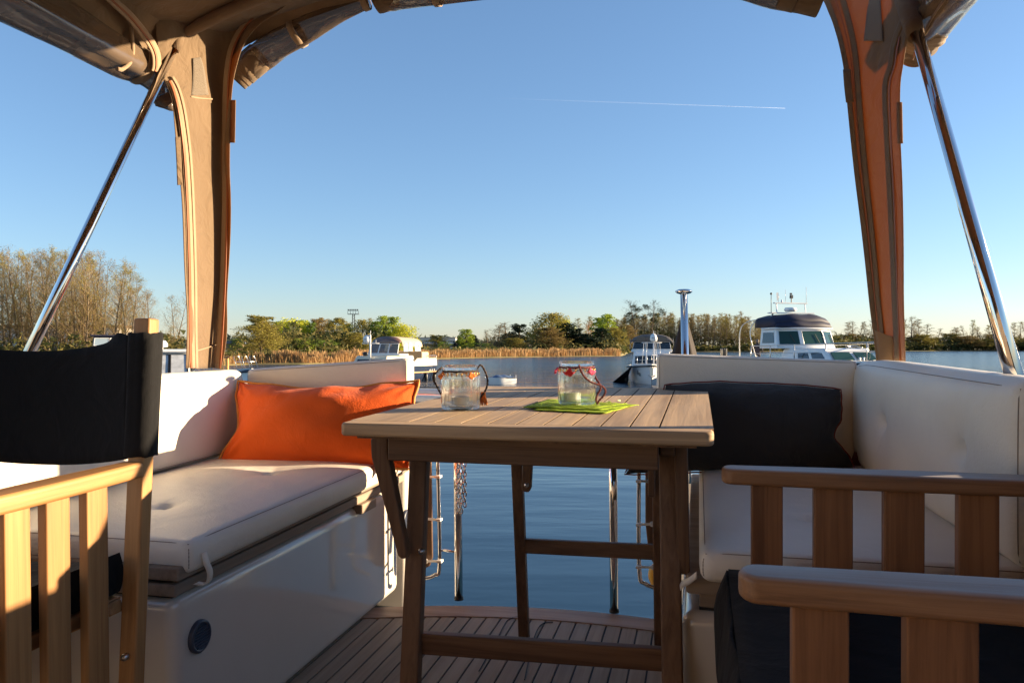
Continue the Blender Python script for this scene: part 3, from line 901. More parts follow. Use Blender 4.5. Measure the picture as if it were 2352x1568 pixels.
jar('ribbed glass lantern jar with red and pink tassels, right on lime napkins', 1325, 932, 0, 'cordred', [(258, 'tas_red', 1.2), (-38, 'tas_pink', 1.0), (190, 'tas_pink', .9), (60, 'tas_red', 1)], sc=1.0,
    handle=[([(1330, 838, -.05), (1334, 850, -.05), (1342, 864, -.05), (1356, 876, -.045), (1371, 882, -.04), (1385, 888, -.035), (1391, 897, -.03), (1387, 908, -.03), (1376, 920, -.03), (1372, 927, -.03), (1369, 918, -.025), (1372, 906, -.02), (1379, 893, -.015), (1376, 880, -.01), (1368, 868, -.005), (1364, 858, .0)], 0)],
    tealight_off=(-.011, -.01), z=TB + .006)
nap = thing('paper_napkins', 'folded lime green paper napkins under the right lantern jar', 'napkins', frame=B)
def napsheet(pts, z, seed, mt='napkin', th=.0012):
    P = [at(x, y, w=TB + z) for x, y in pts]                       # four corners
    P = spline(P + [P[0]], 6)[:-1] if len(P) > 4 else P
    m = MB()
    a, b, c, d = P
    def f(i, j):
        p = a * (1 - i) * (1 - j) + b * i * (1 - j) + c * i * j + d * (1 - i) * j
        e = max(abs(2 * i - 1), abs(2 * j - 1)) ** 3
        p = p + Vector((0, 0, 0.0008 * noise.noise(Vector((i * 5, j * 5, seed))) + .0014 * e * (noise.noise(Vector((i * 9, j * 9, seed + 5))) + .25)))
        return p + Vector((.0012 * e * noise.noise(Vector((i * 12, j * 12, seed + 8))), .0012 * e * noise.noise(Vector((i * 12, j * 12, seed + 2))), 0))
    m.grid(f, 24, 18)
    return m.build('sheet', MAT[mt], nap, smooth=True, solid=th)
napsheet([(1225, 941), (1390, 949), (1452, 932), (1262, 922)], .002, 1)
napsheet([(1202, 935), (1378, 941), (1468, 930), (1260, 917)], .0042, 4)
napsheet([(1214, 934), (1370, 936), (1440, 927), (1275, 919)], .0052, 9)
m = MB()
rr = random.Random(3)
for k in range(5):
    c = at(1378 + k * 9, 931 - k * 1.2, w=TB + .007)
    pts = [c + Vector((rr.uniform(-.012, .012), rr.uniform(-.008, .008), rr.uniform(-.001, .009))) for _ in range(4)]
    m.add(pts, [(0, 1, 2), (1, 2, 3), (0, 2, 3)])
m.build('torn_tissue', MAT['paper'], nap, solid=.0004)
# ================================================================== canopy over the deck
canopy = thing('canvas_canopy', 'taupe canvas canopy with rolled up windows arching over the aft deck', 'canopy', frame=B)
def panel(name, mt, cols, parent=None, k=5, th=.0022, ny=None, fold=0.0, seed=0):
    """sheet through several polylines (columns) of equal length"""
    cs = [spline(c, k) for c in cols]
    n = len(cs)
    rows = len(cs[0])
    m = MB()
    mid = []
    for r in range(rows):
        mid.append(spline([c[r] for c in cs], 6) if n > 2 else [cs[0][r].lerp(cs[1][r], t / 6) for t in range(7)])
    nu = len(mid[0]) - 1
    def f(i, j):
        p = mid[min(rows - 1, int(round(j * (rows - 1))))][min(nu, int(round(i * nu)))]
        if fold:
            p = p + Vector((fold * .5, fold, fold * .3)) * noise.noise(Vector((p.x * 14 + seed, p.z * 3.0, p.y * 6)))
        return p
    m.grid(f, nu, rows - 1)
    return m.build(name, MAT[mt] if isinstance(mt, str) else mt, parent or canopy, smooth=True, solid=th)

# roof skin with its arch
def roof_w(u, v):
    a = abs((u - UC) / 1.16)
    return 1.875 + .20 * (1 - a ** 2.3) + .01 * math.sin(v * 3.2) * (1 - a)
m = MB()
m.grid(lambda i, j: Vector((-1.70 + 2.38 * i, -1.4 + 3.80 * j - .10 * abs(2 * i - 1) ** 3 * j, roof_w(-1.70 + 2.38 * i, -1.4 + 3.8 * j))), 48, 40)
roof = m.build('roof_cloth', MAT['canvas'], canopy, smooth=True, solid=.003)
# tubular hoops in their canvas sleeves
for v in (2.20, .95, -.3):
    m = MB(); m.tube([Vector((UC + 1.13 * s, v + .004 * math.sin(s * 9), roof_w(UC + 1.13 * s, v) - .022)) for s in [k / 14 - 1 for k in range(29)]], [.010] + [.019] * 27 + [.010], 12)
    m.build('hoop_sleeve', MAT['canvas'], canopy, smooth=True)
# port corner post panel
rows = [(845, 428, 505), (760, 425, 514), (640, 421, 527), (500, 414, 535), (400, 410, 538), (330, 407, 540), (240, 398, 540), (190, 380, 541), (150, 368, 547), (110, 362, 560), (70, 358, 588), (30, 356, 635), (-10, 356, 700), (-60, 350, 810)]
cols = []
PFV = ((0, 2.10), (.12, 2.13), (.30, 2.19), (.6, 2.29), (.80, 2.335), (1, 2.33))
for f, v in PFV:
    cols.append([at(a + (b - a) * f, y, v=v) for y, a, b in rows])
panel('corner_panel', 'canvas', cols, fold=.022, seed=2)
def on_panel(rows, fv):
    rr_ = sorted(rows)
    def vf(x, y):
        y = min(max(y, rr_[0][0]), rr_[-1][0])
        for (ya, la, ra), (yb, lb, rb) in zip(rr_, rr_[1:]):
            if ya <= y <= yb:
                t = (y - ya) / (yb - ya); l = la + (lb - la) * t; r = ra + (rb - ra) * t; break
        f = min(max((x - l) / (r - l), 0), 1)
        for (fa, va), (fb, vb) in zip(fv, fv[1:]):
            if fa <= f <= fb: return va + (vb - va) * (f - fa) / (fb - fa)
        return fv[-1][1]
    return vf
PORT = on_panel(rows, PFV)
def strip(name, mt, pts, wd, v=None, u=None, lift=.006, th=.0016, k=4):
    """narrow band following picture points, wd picture pixels wide, laid on the camera side of a panel"""
    L, Rr = [], []
    for i, p in enumerate(pts):
        a = pts[max(i - 1, 0)]; b = pts[min(i + 1, len(pts) - 1)]
        dx, dy = b[0] - a[0], b[1] - a[1]; l = math.hypot(dx, dy); nx, ny = -dy / l, dx / l
        w2 = (wd[i] if isinstance(wd, (list, tuple)) else wd) / 2
        vv = p[2] if len(p) > 2 else v
        for (lst, sg) in ((L, -1), (Rr, 1)):
            qx, qy = p[0] + sg * nx * w2, p[1] + sg * ny * w2
            if callable(vv): lst.append(at(qx, qy, v=vv(qx, qy) - lift))
            else: lst.append(at(qx, qy, v=vv - lift) if vv is not None else at(qx, qy, u=u + lift))
    return panel(name, mt, [L, Rr], k=k, th=th)
zl = [(433, 845), (431, 760), (430, 640), (426, 500), (420, 380), (413, 310), (404, 250), (392, 205), (383, 185)]
zlm = [(x + 6, y) for x, y in zl]
strip('zip_tape', 'canvas_edge', [(x + 9, y) for x, y in zl], 17, v=PORT, lift=.008)
strip('zip_teeth', 'zip', zlm, 4.5, v=PORT, lift=.012, th=.003)
strip('edge_binding', 'canvas_edge', [(x + 19, y) for x, y in zl[:-1]] + [(396, 176)], 5, v=PORT, lift=.011, th=.004)
zr = [(502, 846), (508, 760), (514, 640), (518, 500), (519, 400), (519, 300), (520, 220), (523, 170), (531, 120), (548, 80), (575, 45), (610, 18), (660, -10)]
strip('zip_tape', 'canvas_edge', [(x - 2, y) for x, y in zr], 13, v=PORT, lift=.008)
strip('zip_teeth', 'zip', [(x + 3, y) for x, y in zr], 3.5, v=PORT, lift=.012, th=.003)
strip('hook_tape', 'canvas', [(533, 328), (534, 280), (535, 230)], 13, v=PORT, lift=.011, th=.003)
strip('hook_tape', 'canvas', [(413, 425), (411, 370), (408, 315)], 11, v=PORT, lift=.010, th=.003)
# little mesh window, its hem
mesh_m = mat('grey insect mesh', (.20, .16, .12), .6, bump=.6, bscale=900)
strip('mesh_patch', mesh_m, [(459, 219), (458, 190), (456, 160), (452, 133)], [40, 32, 26, 18], v=PORT, lift=.006)
strip('stitch_line', 'canvas_edge', [(438, 222), (460, 226), (488, 228)], 3, v=PORT, lift=.007)
strip('stitch_line', 'canvas_edge', [(450, 806), (470, 800), (495, 792), (508, 786)], 2.5, v=PORT, lift=.007)
# zip slider with its pull
m = MB(); p = at(385, 178, v=2.2); m.box(p, (.012, .006, .016)); m.tube([p + Vector((0, -.004, -.004)), p + Vector((.004, -.006, -.03))], .003, 8)
m.box(p + Vector((.006, -.006, -.034)), (.012, .003, .034)); m.build('zip_slider', MAT['chrome'], canopy, bevel=.002)
# roof seam over the port side window opening
sp = [(235, -25), (262, 5), (295, 35), (325, 70), (347, 100), (358, 125), (360, 150), (357, 165)]
def side_strip(name, mt, pts, wd, u0, th=.003, dx=0):
    L, Rr = [], []
    for i, (x, y) in enumerate(pts):
        a = pts[max(i - 1, 0)]; b = pts[min(i + 1, len(pts) - 1)]
        ddx, dy = b[0] - a[0], b[1] - a[1]; l = math.hypot(ddx, dy); nx, ny = -dy / l, ddx / l
        L.append(at(x + dx - nx * wd / 2, y - ny * wd / 2, u=u0)); Rr.append(at(x + dx + nx * wd / 2, y + ny * wd / 2, u=u0))
    panel(name, mt, [L, Rr], k=5, th=th)
side_strip('window_binding', 'canvas_edge', sp, 19, -1.640, .004)
side_strip('zip_teeth', 'zip', sp, 3, -1.636, .003)
# port side cloth between roof edge and rolled window
cols = []
for f in (0, .35, .7, 1):
    col = []
    for v in (2.20, 2.0, 1.7, 1.3, .8, .2, -.5):
        a = Vector((-1.645, v, 1.895)); b = Vector((-1.675, v, 1.745 if v < 2.1 else 1.70))
        col.append(a.lerp(b, f) + Vector((-.02 * math.sin(f * 3.1), 0, 0)))
    cols.append(col)
panel('side_cloth', 'canvas', cols, fold=.008)
cols = [[c + Vector((2 * (UC - c.x), .38, .02)) for c in col] for col in cols]
panel('side_cloth', 'canvas', cols, fold=.008, seed=4)
# rolled windows
def roll(pts, rs, mt='vinylclear', name='rolled_window', n=26, seed=0, lump=.16, k=7):
    sp_ = spline(pts, k); cnt = len(sp_)
    rr = []
    for i in range(cnt):
        t = i / (cnt - 1) * (len(rs) - 1); a = int(min(t, len(rs) - 2)); rr.append(rs[a] + (rs[a + 1] - rs[a]) * (t - a))
    m = MB(); ref = Vector((0, 0, 1)); vs = []
    for i, p in enumerate(sp_):
        t = (sp_[min(i + 1, cnt - 1)] - sp_[max(i - 1, 0)]).normalized()
        a = t.cross(ref).normalized(); b = a.cross(t).normalized()
        for j in range(n):
            an = 2 * math.pi * j / n
            r = rr[i] * (1 + lump * noise.noise(Vector((math.cos(an) * 1.6 + seed, math.sin(an) * 1.6, i * .10 * 7 / k))) + lump * .35 * math.sin(an * 5 + i * .12) )
            vs.append(p + (a * math.cos(an) + b * math.sin(an)) * r)
    fs = [(i * n + j, i * n + (j + 1) % n, (i + 1) * n + (j + 1) % n, (i + 1) * n + j) for i in range(cnt - 1) for j in range(n)]
    fs += [tuple(range(n - 1, -1, -1)), tuple((cnt - 1) * n + j for j in range(n))]
    m.add(vs, fs)
    return m.build(name, MAT[mt], canopy, smooth=True), sp_, rr
def band(sp_, rr, i, parent, mt='canvas_edge', wd=.024, grow=1.12, tail=0):
    p = sp_[i]; t = (sp_[min(i + 1, len(sp_) - 1)] - sp_[max(i - 1, 0)]).normalized()
    m = MB(); m.tube([p - t * wd / 2, p - t * wd * .45, p + t * wd * .45, p + t * wd / 2], [rr[i] * grow * .96, rr[i] * grow, rr[i] * grow, rr[i] * grow * .96], 24, cap=False)
    if tail: m.beam(p + Vector((0, 0, rr[i])), p + Vector((0, 0, rr[i] + tail)), .003, wd, t)
    return m.build('strap', MAT[mt], parent, smooth=True, solid=.002)
# port side: clear roll running forward along the boat's side
pts = [at(372, 205, u=-1.70), at(330, 160, u=-1.705)] + [Vector((-1.71, v, w)) for v, w in ((2.0, 1.745), (1.7, 1.755), (1.3, 1.765), (.8, 1.77), (.2, 1.77), (-.6, 1.77))]
o, s_, r_ = roll(pts, [.030, .048, .058, .062, .06, .058, .055, .055], seed=1, lump=.30)
band(s_, r_, 9, o, wd=.03, tail=.08)
m = MB(); lp = [at(x, y, u=-1.66) for x, y in ((300, 45), (303, 85), (305, 120), (298, 145), (280, 160), (270, 158))]
m.tube(spline(lp, 6), .006, 8); m.build('strap', MAT['canvas_edge'], canopy, smooth=True)
# gathered canvas where the side roll meets the post
o2, s2, r2 = roll([at(366, 215, v=2.22), at(378, 225, v=2.235), at(390, 238, v=2.25)], [.030, .034, .022], 'canvas', 'gathered_cloth', seed=5, lump=.5)
o2, s2, r2 = roll([at(350, 222, v=2.30), at(372, 236, v=2.31), at(394, 246, v=2.31)], [.012, .024, .014], 'vinylclear', 'rolled_window', seed=15, lump=.5)
# starboard side roll
pts = [at(2098, 132, u=.665), at(2112, 95, u=.67), at(2128, 60, u=.67)]
w0 = pts[-1].z
pts += [Vector((.675, v, w0 + .0)) for v in (2.3, 2.0, 1.6, 1.1, .5, -.6)]
o, s_, r_ = roll(pts, [.03, .052, .058, .06, .062, .06, .06, .06, .06], seed=9, lump=.25)
for k in range(6):
    x0 = 2088 + k * 2.0; y0 = 138 - k * 11
    i = min(1 + k, len(s_) - 1)
    band(s_, r_, 1 + k * 2, o, 'canvas', wd=.034, grow=1.10 + .03 * (k % 2))
gp = [at(2096, 138, u=.655), at(2102, 112, u=.66), at(2114, 82, u=.665), at(2128, 50, u=.67), at(2142, 15, u=.675), at(2156, -25, u=.68)]
sgp = spline(gp, 9); m = MB(); nn = 26; vs = []
for i, p_ in enumerate(sgp):
    t_ = (sgp[min(i + 1, len(sgp) - 1)] - sgp[max(i - 1, 0)]).normalized(); a_ = t_.cross(Vector((0, 0, 1))).normalized(); b_ = a_.cross(t_).normalized()
    f = i / (len(sgp) - 1); r0 = (.020 + .046 * min(1, f * 2.2) ** .7) * (1 + .10 * abs(math.sin(i * .85)))
    for j in range(nn):
        an = 2 * math.pi * j / nn; r1 = r0 * (1 + .10 * noise.noise(Vector((math.cos(an) * 2, math.sin(an) * 2, f * 5))))
        vs.append(p_ + (a_ * math.cos(an) + b_ * math.sin(an)) * r1)
m.add(vs, [(i * nn + j, i * nn + (j + 1) % nn, (i + 1) * nn + (j + 1) % nn, (i + 1) * nn + j) for i in range(len(sgp) - 1) for j in range(nn)] + [tuple(range(nn - 1, -1, -1))])
m.build('gathered_cloth', MAT['canvas_edge'], canopy, smooth=True)
# aft port roll, slanting up to the middle
pts = [at(548, 178, v=2.42), at(575, 150, v=2.43), at(610, 122, v=2.43), at(660, 92, v=2.43), at(715, 60, v=2.43), at(775, 30, v=2.43), at(846, 3, v=2.43)]
o, s_, r_ = roll(pts, [.036, .046, .050, .046, .042, .032, .022], seed=21, lump=.22)
for i in (1, 3, 5): band(s_, r_, i, o, 'canvas', wd=.04, grow=1.08 + .03 * (i % 2))
band(s_, r_, 9, o, 'canvas', wd=.06, grow=1.06)
band(s_, r_, 24, o, 'canvas_edge', wd=.022, grow=1.10, tail=.10)
band(s_, r_, len(s_) - 2, o, 'canvas_edge', wd=.02, grow=1.2)
# centre aft roll
pts = [at(872, 2, v=2.43), at(900, -8, v=2.43), at(985, -18, v=2.43), at(1140, -38, v=2.43), at(1400, -58, v=2.43), at(1650, -50, v=2.43), at(1780, -22, v=2.43), at(1880, 2, v=2.44)]
o, s_, r_ = roll(pts, [.030, .042, .044, .046, .046, .046, .046, .040], seed=31, lump=.2)
for i, w in ((2, .05), (5, .06), (15, .02), (44, .05), (47, .07)): band(s_, r_, i, o, 'canvas' if w > .03 else 'canvas_edge', wd=w, grow=1.1)
# aft valance hiding the gap between roof and rolls
def val(u):
    return at(1, 1, v=2.4).z if False else 0
cols = []
for f in (0, .5, 1):
    col = []
    for k in range(13):
        u = -1.60 + 2.16 * k / 12
        hi = roof_w(u, 2.4) + .005
        lo = hi - .03
        col.append(Vector((u, 2.36 + .05 * f, hi + (lo - hi) * f)))
    cols.append(col)
panel('aft_valance', 'canvas', cols, fold=.01, k=3)
# starboard corner post panel, sun behind it
rows = [(835, 2017, 2079), (760, 2008, 2078), (700, 2000, 2077), (600, 1989, 2076), (500, 1977, 2074), (400, 1964, 2072), (300, 1953, 2069), (200, 1943, 2068), (150, 1937, 2074), (100, 1926, 2082), (60, 1914, 2086), (30, 1903, 2090), (0, 1890, 2096), (-60, 1855, 2112)]
cols = []
SFV = ((0, 2.70), (.2, 2.69), (.4, 2.66), (.7, 2.59), (1, 2.49))
STB = on_panel(rows, SFV)
for f, v in SFV:
    cols.append([at(a + (b - a) * f, y, v=v) for y, a, b in rows])
panel('corner_panel', 'canvas', cols, fold=.014, seed=7)
def pr(f, dx=0): return [(a + (b - a) * f + dx, y) for y, a, b in rows]
strip('edge_flap', 'canvas', pr(.04), 12, v=STB, lift=.008, th=.004)
strip('zip_tape', 'canvas', pr(.22), 13, v=STB, lift=.008, th=.004)
strip('zip_teeth', 'zip', pr(.14), 3, v=STB, lift=.013)
strip('zip_tape', 'canvas', pr(.72)[:8] + [(2046, 150), (2050, 115), (2058, 85), (2070, 55), (2078, 30), (2085, -10)], 11, v=STB, lift=.008, th=.004)
strip('zip_teeth', 'zip', pr(.80)[:8] + [(2055, 150), (2060, 115), (2066, 85)], 3, v=STB, lift=.013)
strip('mesh_patch', mesh_m, [(2006, 95), (2007, 60), (2008, 25), (2010, -5)], [44, 38, 32, 24], v=STB, lift=.008)
strip('hook_tape', 'canvas', [(1952, 235), (1948, 200), (1945, 160)], 18, v=STB, lift=.008, th=.004)
strip('hook_tape', 'canvas', [(2068, 330), (2067, 280), (2066, 235)], 10, v=STB, lift=.008, th=.004)
strip('stitch_line', 'canvas_edge', [(2012, 757), (2030, 768), (2050, 774)], 2.5, v=STB, lift=.008)
# doubled hem at the foot of both posts: a second layer
cols = [[at(x, y, v=2.60) for y, x in ((835, 2018), (800, 2015), (772, 2012), (758, 2010))], [at(x, y, v=2.60) for y, x in ((835, 2052), (800, 2052), (786, 2052), (776, 2052))]]
panel('foot_hem', mat('doubled taupe canvas', (.30, .2, .12), .9), cols, th=.003)
# polished struts
def strut(p0, p1, r, nm='strut'):
    m = MB(); m.tube([p0, p0.lerp(p1, .5), p1], r, 24); o = m.build(nm, MAT['chrome'], canopy, smooth=True)
    return o
P1 = at(405, 100, u=-1.64); P0 = at(72, 800, u=-1.60); d = (P0 - P1).normalized()
o = strut(P1 - d * .03, P0 + d * .18, .0138)
m = MB(); m.tube([P1 - d * .03, P1 - d * .01, P1 + d * .035], [.020, .019, .017], 12, cap=False); m.build('strut_sleeve', MAT['canvas'], o, smooth=True, solid=.003)
P1 = at(2086, 5, u=.60); P0 = at(2326, 850, u=.60); d = (P0 - P1).normalized()
o = strut(P1 - d * .10, P0 + d * .12, .0168)
cp = at(2070, -5, u=.56)
m = MB(); m.tube([at(2075, -40, u=.6), at(2084, 10, u=.6), at(2097, 60, u=.597), at(2104, 85, u=.597)], [.034, .029, .024, .021], 14, cap=False); m.build('strut_sleeve', MAT['canvas'], o, smooth=True, solid=.003)

# ================================================================== mast with mushroom cap, covered flag staff behind it
p = at(1571, 812, v=2.95)
mast = thing('steel_post', 'polished steel post with a mushroom cap standing behind the right back cushion', 'post', frame=B)
zt = at(1571, 670, v=2.95).z
m = MB(); LZ = .17
m.tube([(p.x + .02 * (zt - .35), p.y - LZ * (zt - .35), .35), (p.x, p.y, zt - .01)], .0135, 32); m.build('tube', mat('satin steel', (.8, .78, .76), .13, 1.0), mast, smooth=True)
rc = 19 * 2.95 / FPX
m = MB(); m.lathe([(.0001, .002), (rc * .6, .0015), (rc, -.004), (rc * 1.0, -.0075), (rc * .8, -.014), (rc * .35, -.018), (.012, -.02), (.012, -.028)], 36, (p.x, p.y, zt + .008))
m.build('cap', MAT['chrome'], mast, smooth=True)
m = MB(); m.bb(p.x - .06, p.x + .06, p.y - .04, p.y + .04, -1.0, .36); m.build('bracket', MAT['gelcoat'], mast, bevel=.01)
cone = thing('folded_flag', 'dark brown cloth cone hanging behind the polished steel post', 'cover', frame=B)
m = MB()
apex = at(1572, 705, v=3.15); bl_ = at(1544, 812, v=3.15); br_ = at(1598, 812, v=3.15)
hw = (br_.x - bl_.x) / 2
m.lathe([(.0001, apex.z), (hw * .12, apex.z - .02), (hw * .5, (apex.z + bl_.z) / 2), (hw, bl_.z), (hw * 1.2, bl_.z - .12)], 24, ((bl_.x + br_.x) / 2, 3.15, 0), fr=lambda an, z: 1 + .12 * math.sin(an * 5 + z * 8))
cc = m.build('cloth', mat('dark brown cloth', (.022, .014, .012), .85), cone, smooth=True)
m = MB(); m.tube([((bl_.x + br_.x) / 2, 3.15, apex.z + .005), ((bl_.x + br_.x) / 2, 3.15, -.9)], .008, 8); m.build('staff', MAT['steel'], cone, smooth=True)

# ================================================================== director chairs
def chair(label, loc, rz, hw, arm_t, arm_y0, arm_y1, slats, post_y, back_top, back_bot, seat_w, seat_y, seat_top, woods, arm_wd=.052, flap=0, back=True, lean=.06, sag=.03, lower=.0):
    root = thing('director_chair', label, 'chair', loc=loc, rz=rz, frame=B)
    wy, wz, wx = woods
    for sd in (-1, 1):
        x = sd * hw
        # arm: rounded nose at the front, slight swell
        m = MB(); outl = []
        n = 12
        def wdt(t): return arm_wd / 2 * (.86 + .24 * math.sin(min(1, t * 1.1) * math.pi))
        for i in range(n + 1):
            t = i / n; outl.append((x + wdt(t) * (1 if True else 1), arm_y0 + .02 + (arm_y1 - arm_y0 - .02) * t))
        left = [(2 * x - a, b) for a, b in reversed(outl)]
        nose = [(x - wdt(0) * math.cos(R(a)), arm_y0 + .02 - .02 * math.sin(R(a))) for a in range(20, 180, 20)]
        m.prism([Vector((a, b, arm_t - .028)) for a, b in outl + left + nose], (0, 0, .028))
        a_ = m.build('armrest', MAT[wy], root, bevel=.007, seg=4, recalc=True)
        for (s0, s1, th) in slats:
            m = MB(); c = Vector((x, (s0 + s1) / 2, 0))
            m.bb(x - th / 2, x + th / 2, s0, s1, lower + .16, arm_t - .028)
            m.build('arm_slat', MAT[wz], root, bevel=.003)
        # lower side rails and feet
        m = MB(); m.bb(x - .012, x + .012, arm_y0 + .02, arm_y1 + .02, .12, .16); m.build('side_rail', MAT[wy], root, bevel=.003)
        m = MB(); m.beam((x, arm_y0 + .05, .0), (x, arm_y0 + .05, .12), .03, .035, (0, 1, 0)); m.build('leg', MAT[wz], root, bevel=.003)
        if back:
            pb = Vector((x, post_y - lean, 0.0)); pt = Vector((x, post_y, back_top + .03))
            m = MB(); m.beam(pb, pt, .034, .028, (0, 1, 0)); po = m.build('back_post', MAT[wz], root, bevel=.004)
            zz = .335; m = MB(); m.lathe([(.0001, -.004), (.005, -.003), (.0065, 0), (.0065, .006)], 14, (x + .0, post_y - lean * .7 - .0165, zz), rot=Matrix.Rotation(-math.pi / 2, 3, 'X'))
            m.build('bolt', MAT['steel'], po, smooth=True)
    # seat sling and cross rails
    (sx0, sx1) = seat_w; (sy0, sy1) = seat_y
    m = MB()
    def sf(i, j):
        x = sx0 + (sx1 - sx0) * i; y = sy0 + (sy1 - sy0) * j
        e = 1 - (2 * i - 1) ** 4
        return Vector((x, y, seat_top - .028 * e + .004 * noise.noise(Vector((x * 9, y * 9, 1)))))
    m.grid(sf, 20, 16)
    m.grid(lambda i, j: sf(1 - i, j) + Vector((0, 0, -.07)), 20, 16)
    for (a, b, c, d) in ((0, 0, 0, 1), (1, 0, 1, 1)):
        m.grid(lambda i, j: sf(a, i) + Vector(((-.008 if a == 0 else .008) * math.sin(j * 3.14), 0, -.07 * j)), 16, 5)
    for e in (0, 1):
        m.grid(lambda i, j: sf(i, e) + Vector((0, (-.008 if e == 0 else .008) * math.sin(j * 3.14), -.07 * j)), 20, 5)
    seat = m.build('seat', MAT['black'], root, smooth=True)
    if flap:
        m = MB()
        m.grid(lambda i, j: Vector((sx0 + .01 + (sx1 - sx0 - .02) * i, sy0 - .012 - .018 * math.sin(min(1, j * 1.6) * math.pi) + .010 * noise.noise(Vector((i * 5, j * 3, 2))), seat_top + .006 - .012 * (1 - (2 * i - 1) ** 4) - flap * j)), 24, 14)
        m.grid(lambda i, j: Vector((sx0 + .01 + (sx1 - sx0 - .02) * i, sy0 - .012 + .10 * j, seat_top + .006 - .012 * (1 - (2 * i - 1) ** 4) * (1 - j) - .0 * j)), 24, 4)
        m.build('seat_flap', MAT['black'], root, smooth=True, solid=.006)
    for y in (sy0 + .03, sy1 - .03):
        m = MB(); m.beam((-hw + .014, y, .16 + .0), (hw - .014, y, .16), .024, .034, (0, 0, 1)); m.build('cross_rail', MAT[wx], root, bevel=.003)
        m = MB(); m.beam((-hw + .02, y, .20), (hw - .02, y, seat_top - .085), .022, .034, (0, 1, 0)); m.build('cross_leg', MAT[wx], root, bevel=.003)
    for x in (sx0 + .012, sx1 - .012):
        m = MB(); m.beam((x, sy0, seat_top - .088), (x, sy1, seat_top - .088), .028, .024); m.build('seat_rail', MAT[wy], root, bevel=.003)
    if back:
        # canvas back between the posts with a sleeve round each post
        m = MB()
        def bf(i, j):
            x = -hw + .018 + (2 * hw - .036) * i
            e = 1 - (2 * i - 1) ** 2
            top = back_top - sag * e; bot = back_bot - sag * .9 * e
            z = bot + (top - bot) * j
            return Vector((x, post_y - .02 + .05 * e - lean * (1 - (z / back_top)) * .6, z + (.014 * max(0, 1 - abs(i - .93) / .06) if j == 1 else 0)))
        m.grid(bf, 40, 14)
        bk = m.build('backrest', MAT['black'], root, smooth=True, solid=.004)
        for sd in (-1, 1):
            m = MB(); n = 28; vs = []
            for j in range(13):
                z = back_bot + .004 + (back_top - back_bot) * j / 12
                cy = post_y - lean * (1 - z / (back_top + .03))
                for i in range(n):
                    a = 2 * math.pi * i / n
                    q = 4.0
                    ca, sa = math.cos(a), math.sin(a)
                    rr = 1 / ((abs(ca) ** q + abs(sa) ** q) ** (1 / q))
                    k = 1 + .10 * noise.noise(Vector((ca * 2, sa * 2, z * 8)))
                    vs.append(Vector((sd * hw + .0235 * rr * ca * k, cy + .0215 * rr * sa * k, z + .004 * noise.noise(Vector((ca * 2, sa * 2, 3))))))
            m.add(vs, [(j * n + i, j * n + (i + 1) % n, (j + 1) * n + (i + 1) % n, (j + 1) * n + i) for j in range(12) for i in range(n)])
            m.build('back_sleeve', MAT['blacksleeve'], root, smooth=True, solid=.003)
    return root
# left chair faces the bow (towards the camera); its starboard arm is the one in view
uc = -1.245; vc = 1.0
chair('pale wooden director chair with black canvas back at the left edge', (uc, vc, 0), 0, .272, .672, -.22, .165,
      [(a - vc, b - vc, .018) for a, b in ((1.046, 1.092), (.966, 1.012), (.893, .938), (.822, .867))],
      1.20 - vc, .895, .675, (-.235, .235), (.74 - vc, 1.17 - vc), .505, ('chair_y', 'chair_z', 'chair_x'), arm_wd=.05, lean=.07, sag=.030)
# right chair faces the table (towards port); both arms in view
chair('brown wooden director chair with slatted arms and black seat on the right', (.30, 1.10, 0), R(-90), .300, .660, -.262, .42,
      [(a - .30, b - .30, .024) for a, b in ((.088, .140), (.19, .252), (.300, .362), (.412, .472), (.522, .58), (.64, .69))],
      .33, .9, .68, (-.262, .262), (-.24, .25), .485, ('chairr_y', 'chairr_z', 'chairr_z'), arm_wd=.058, flap=.30, lean=.05)
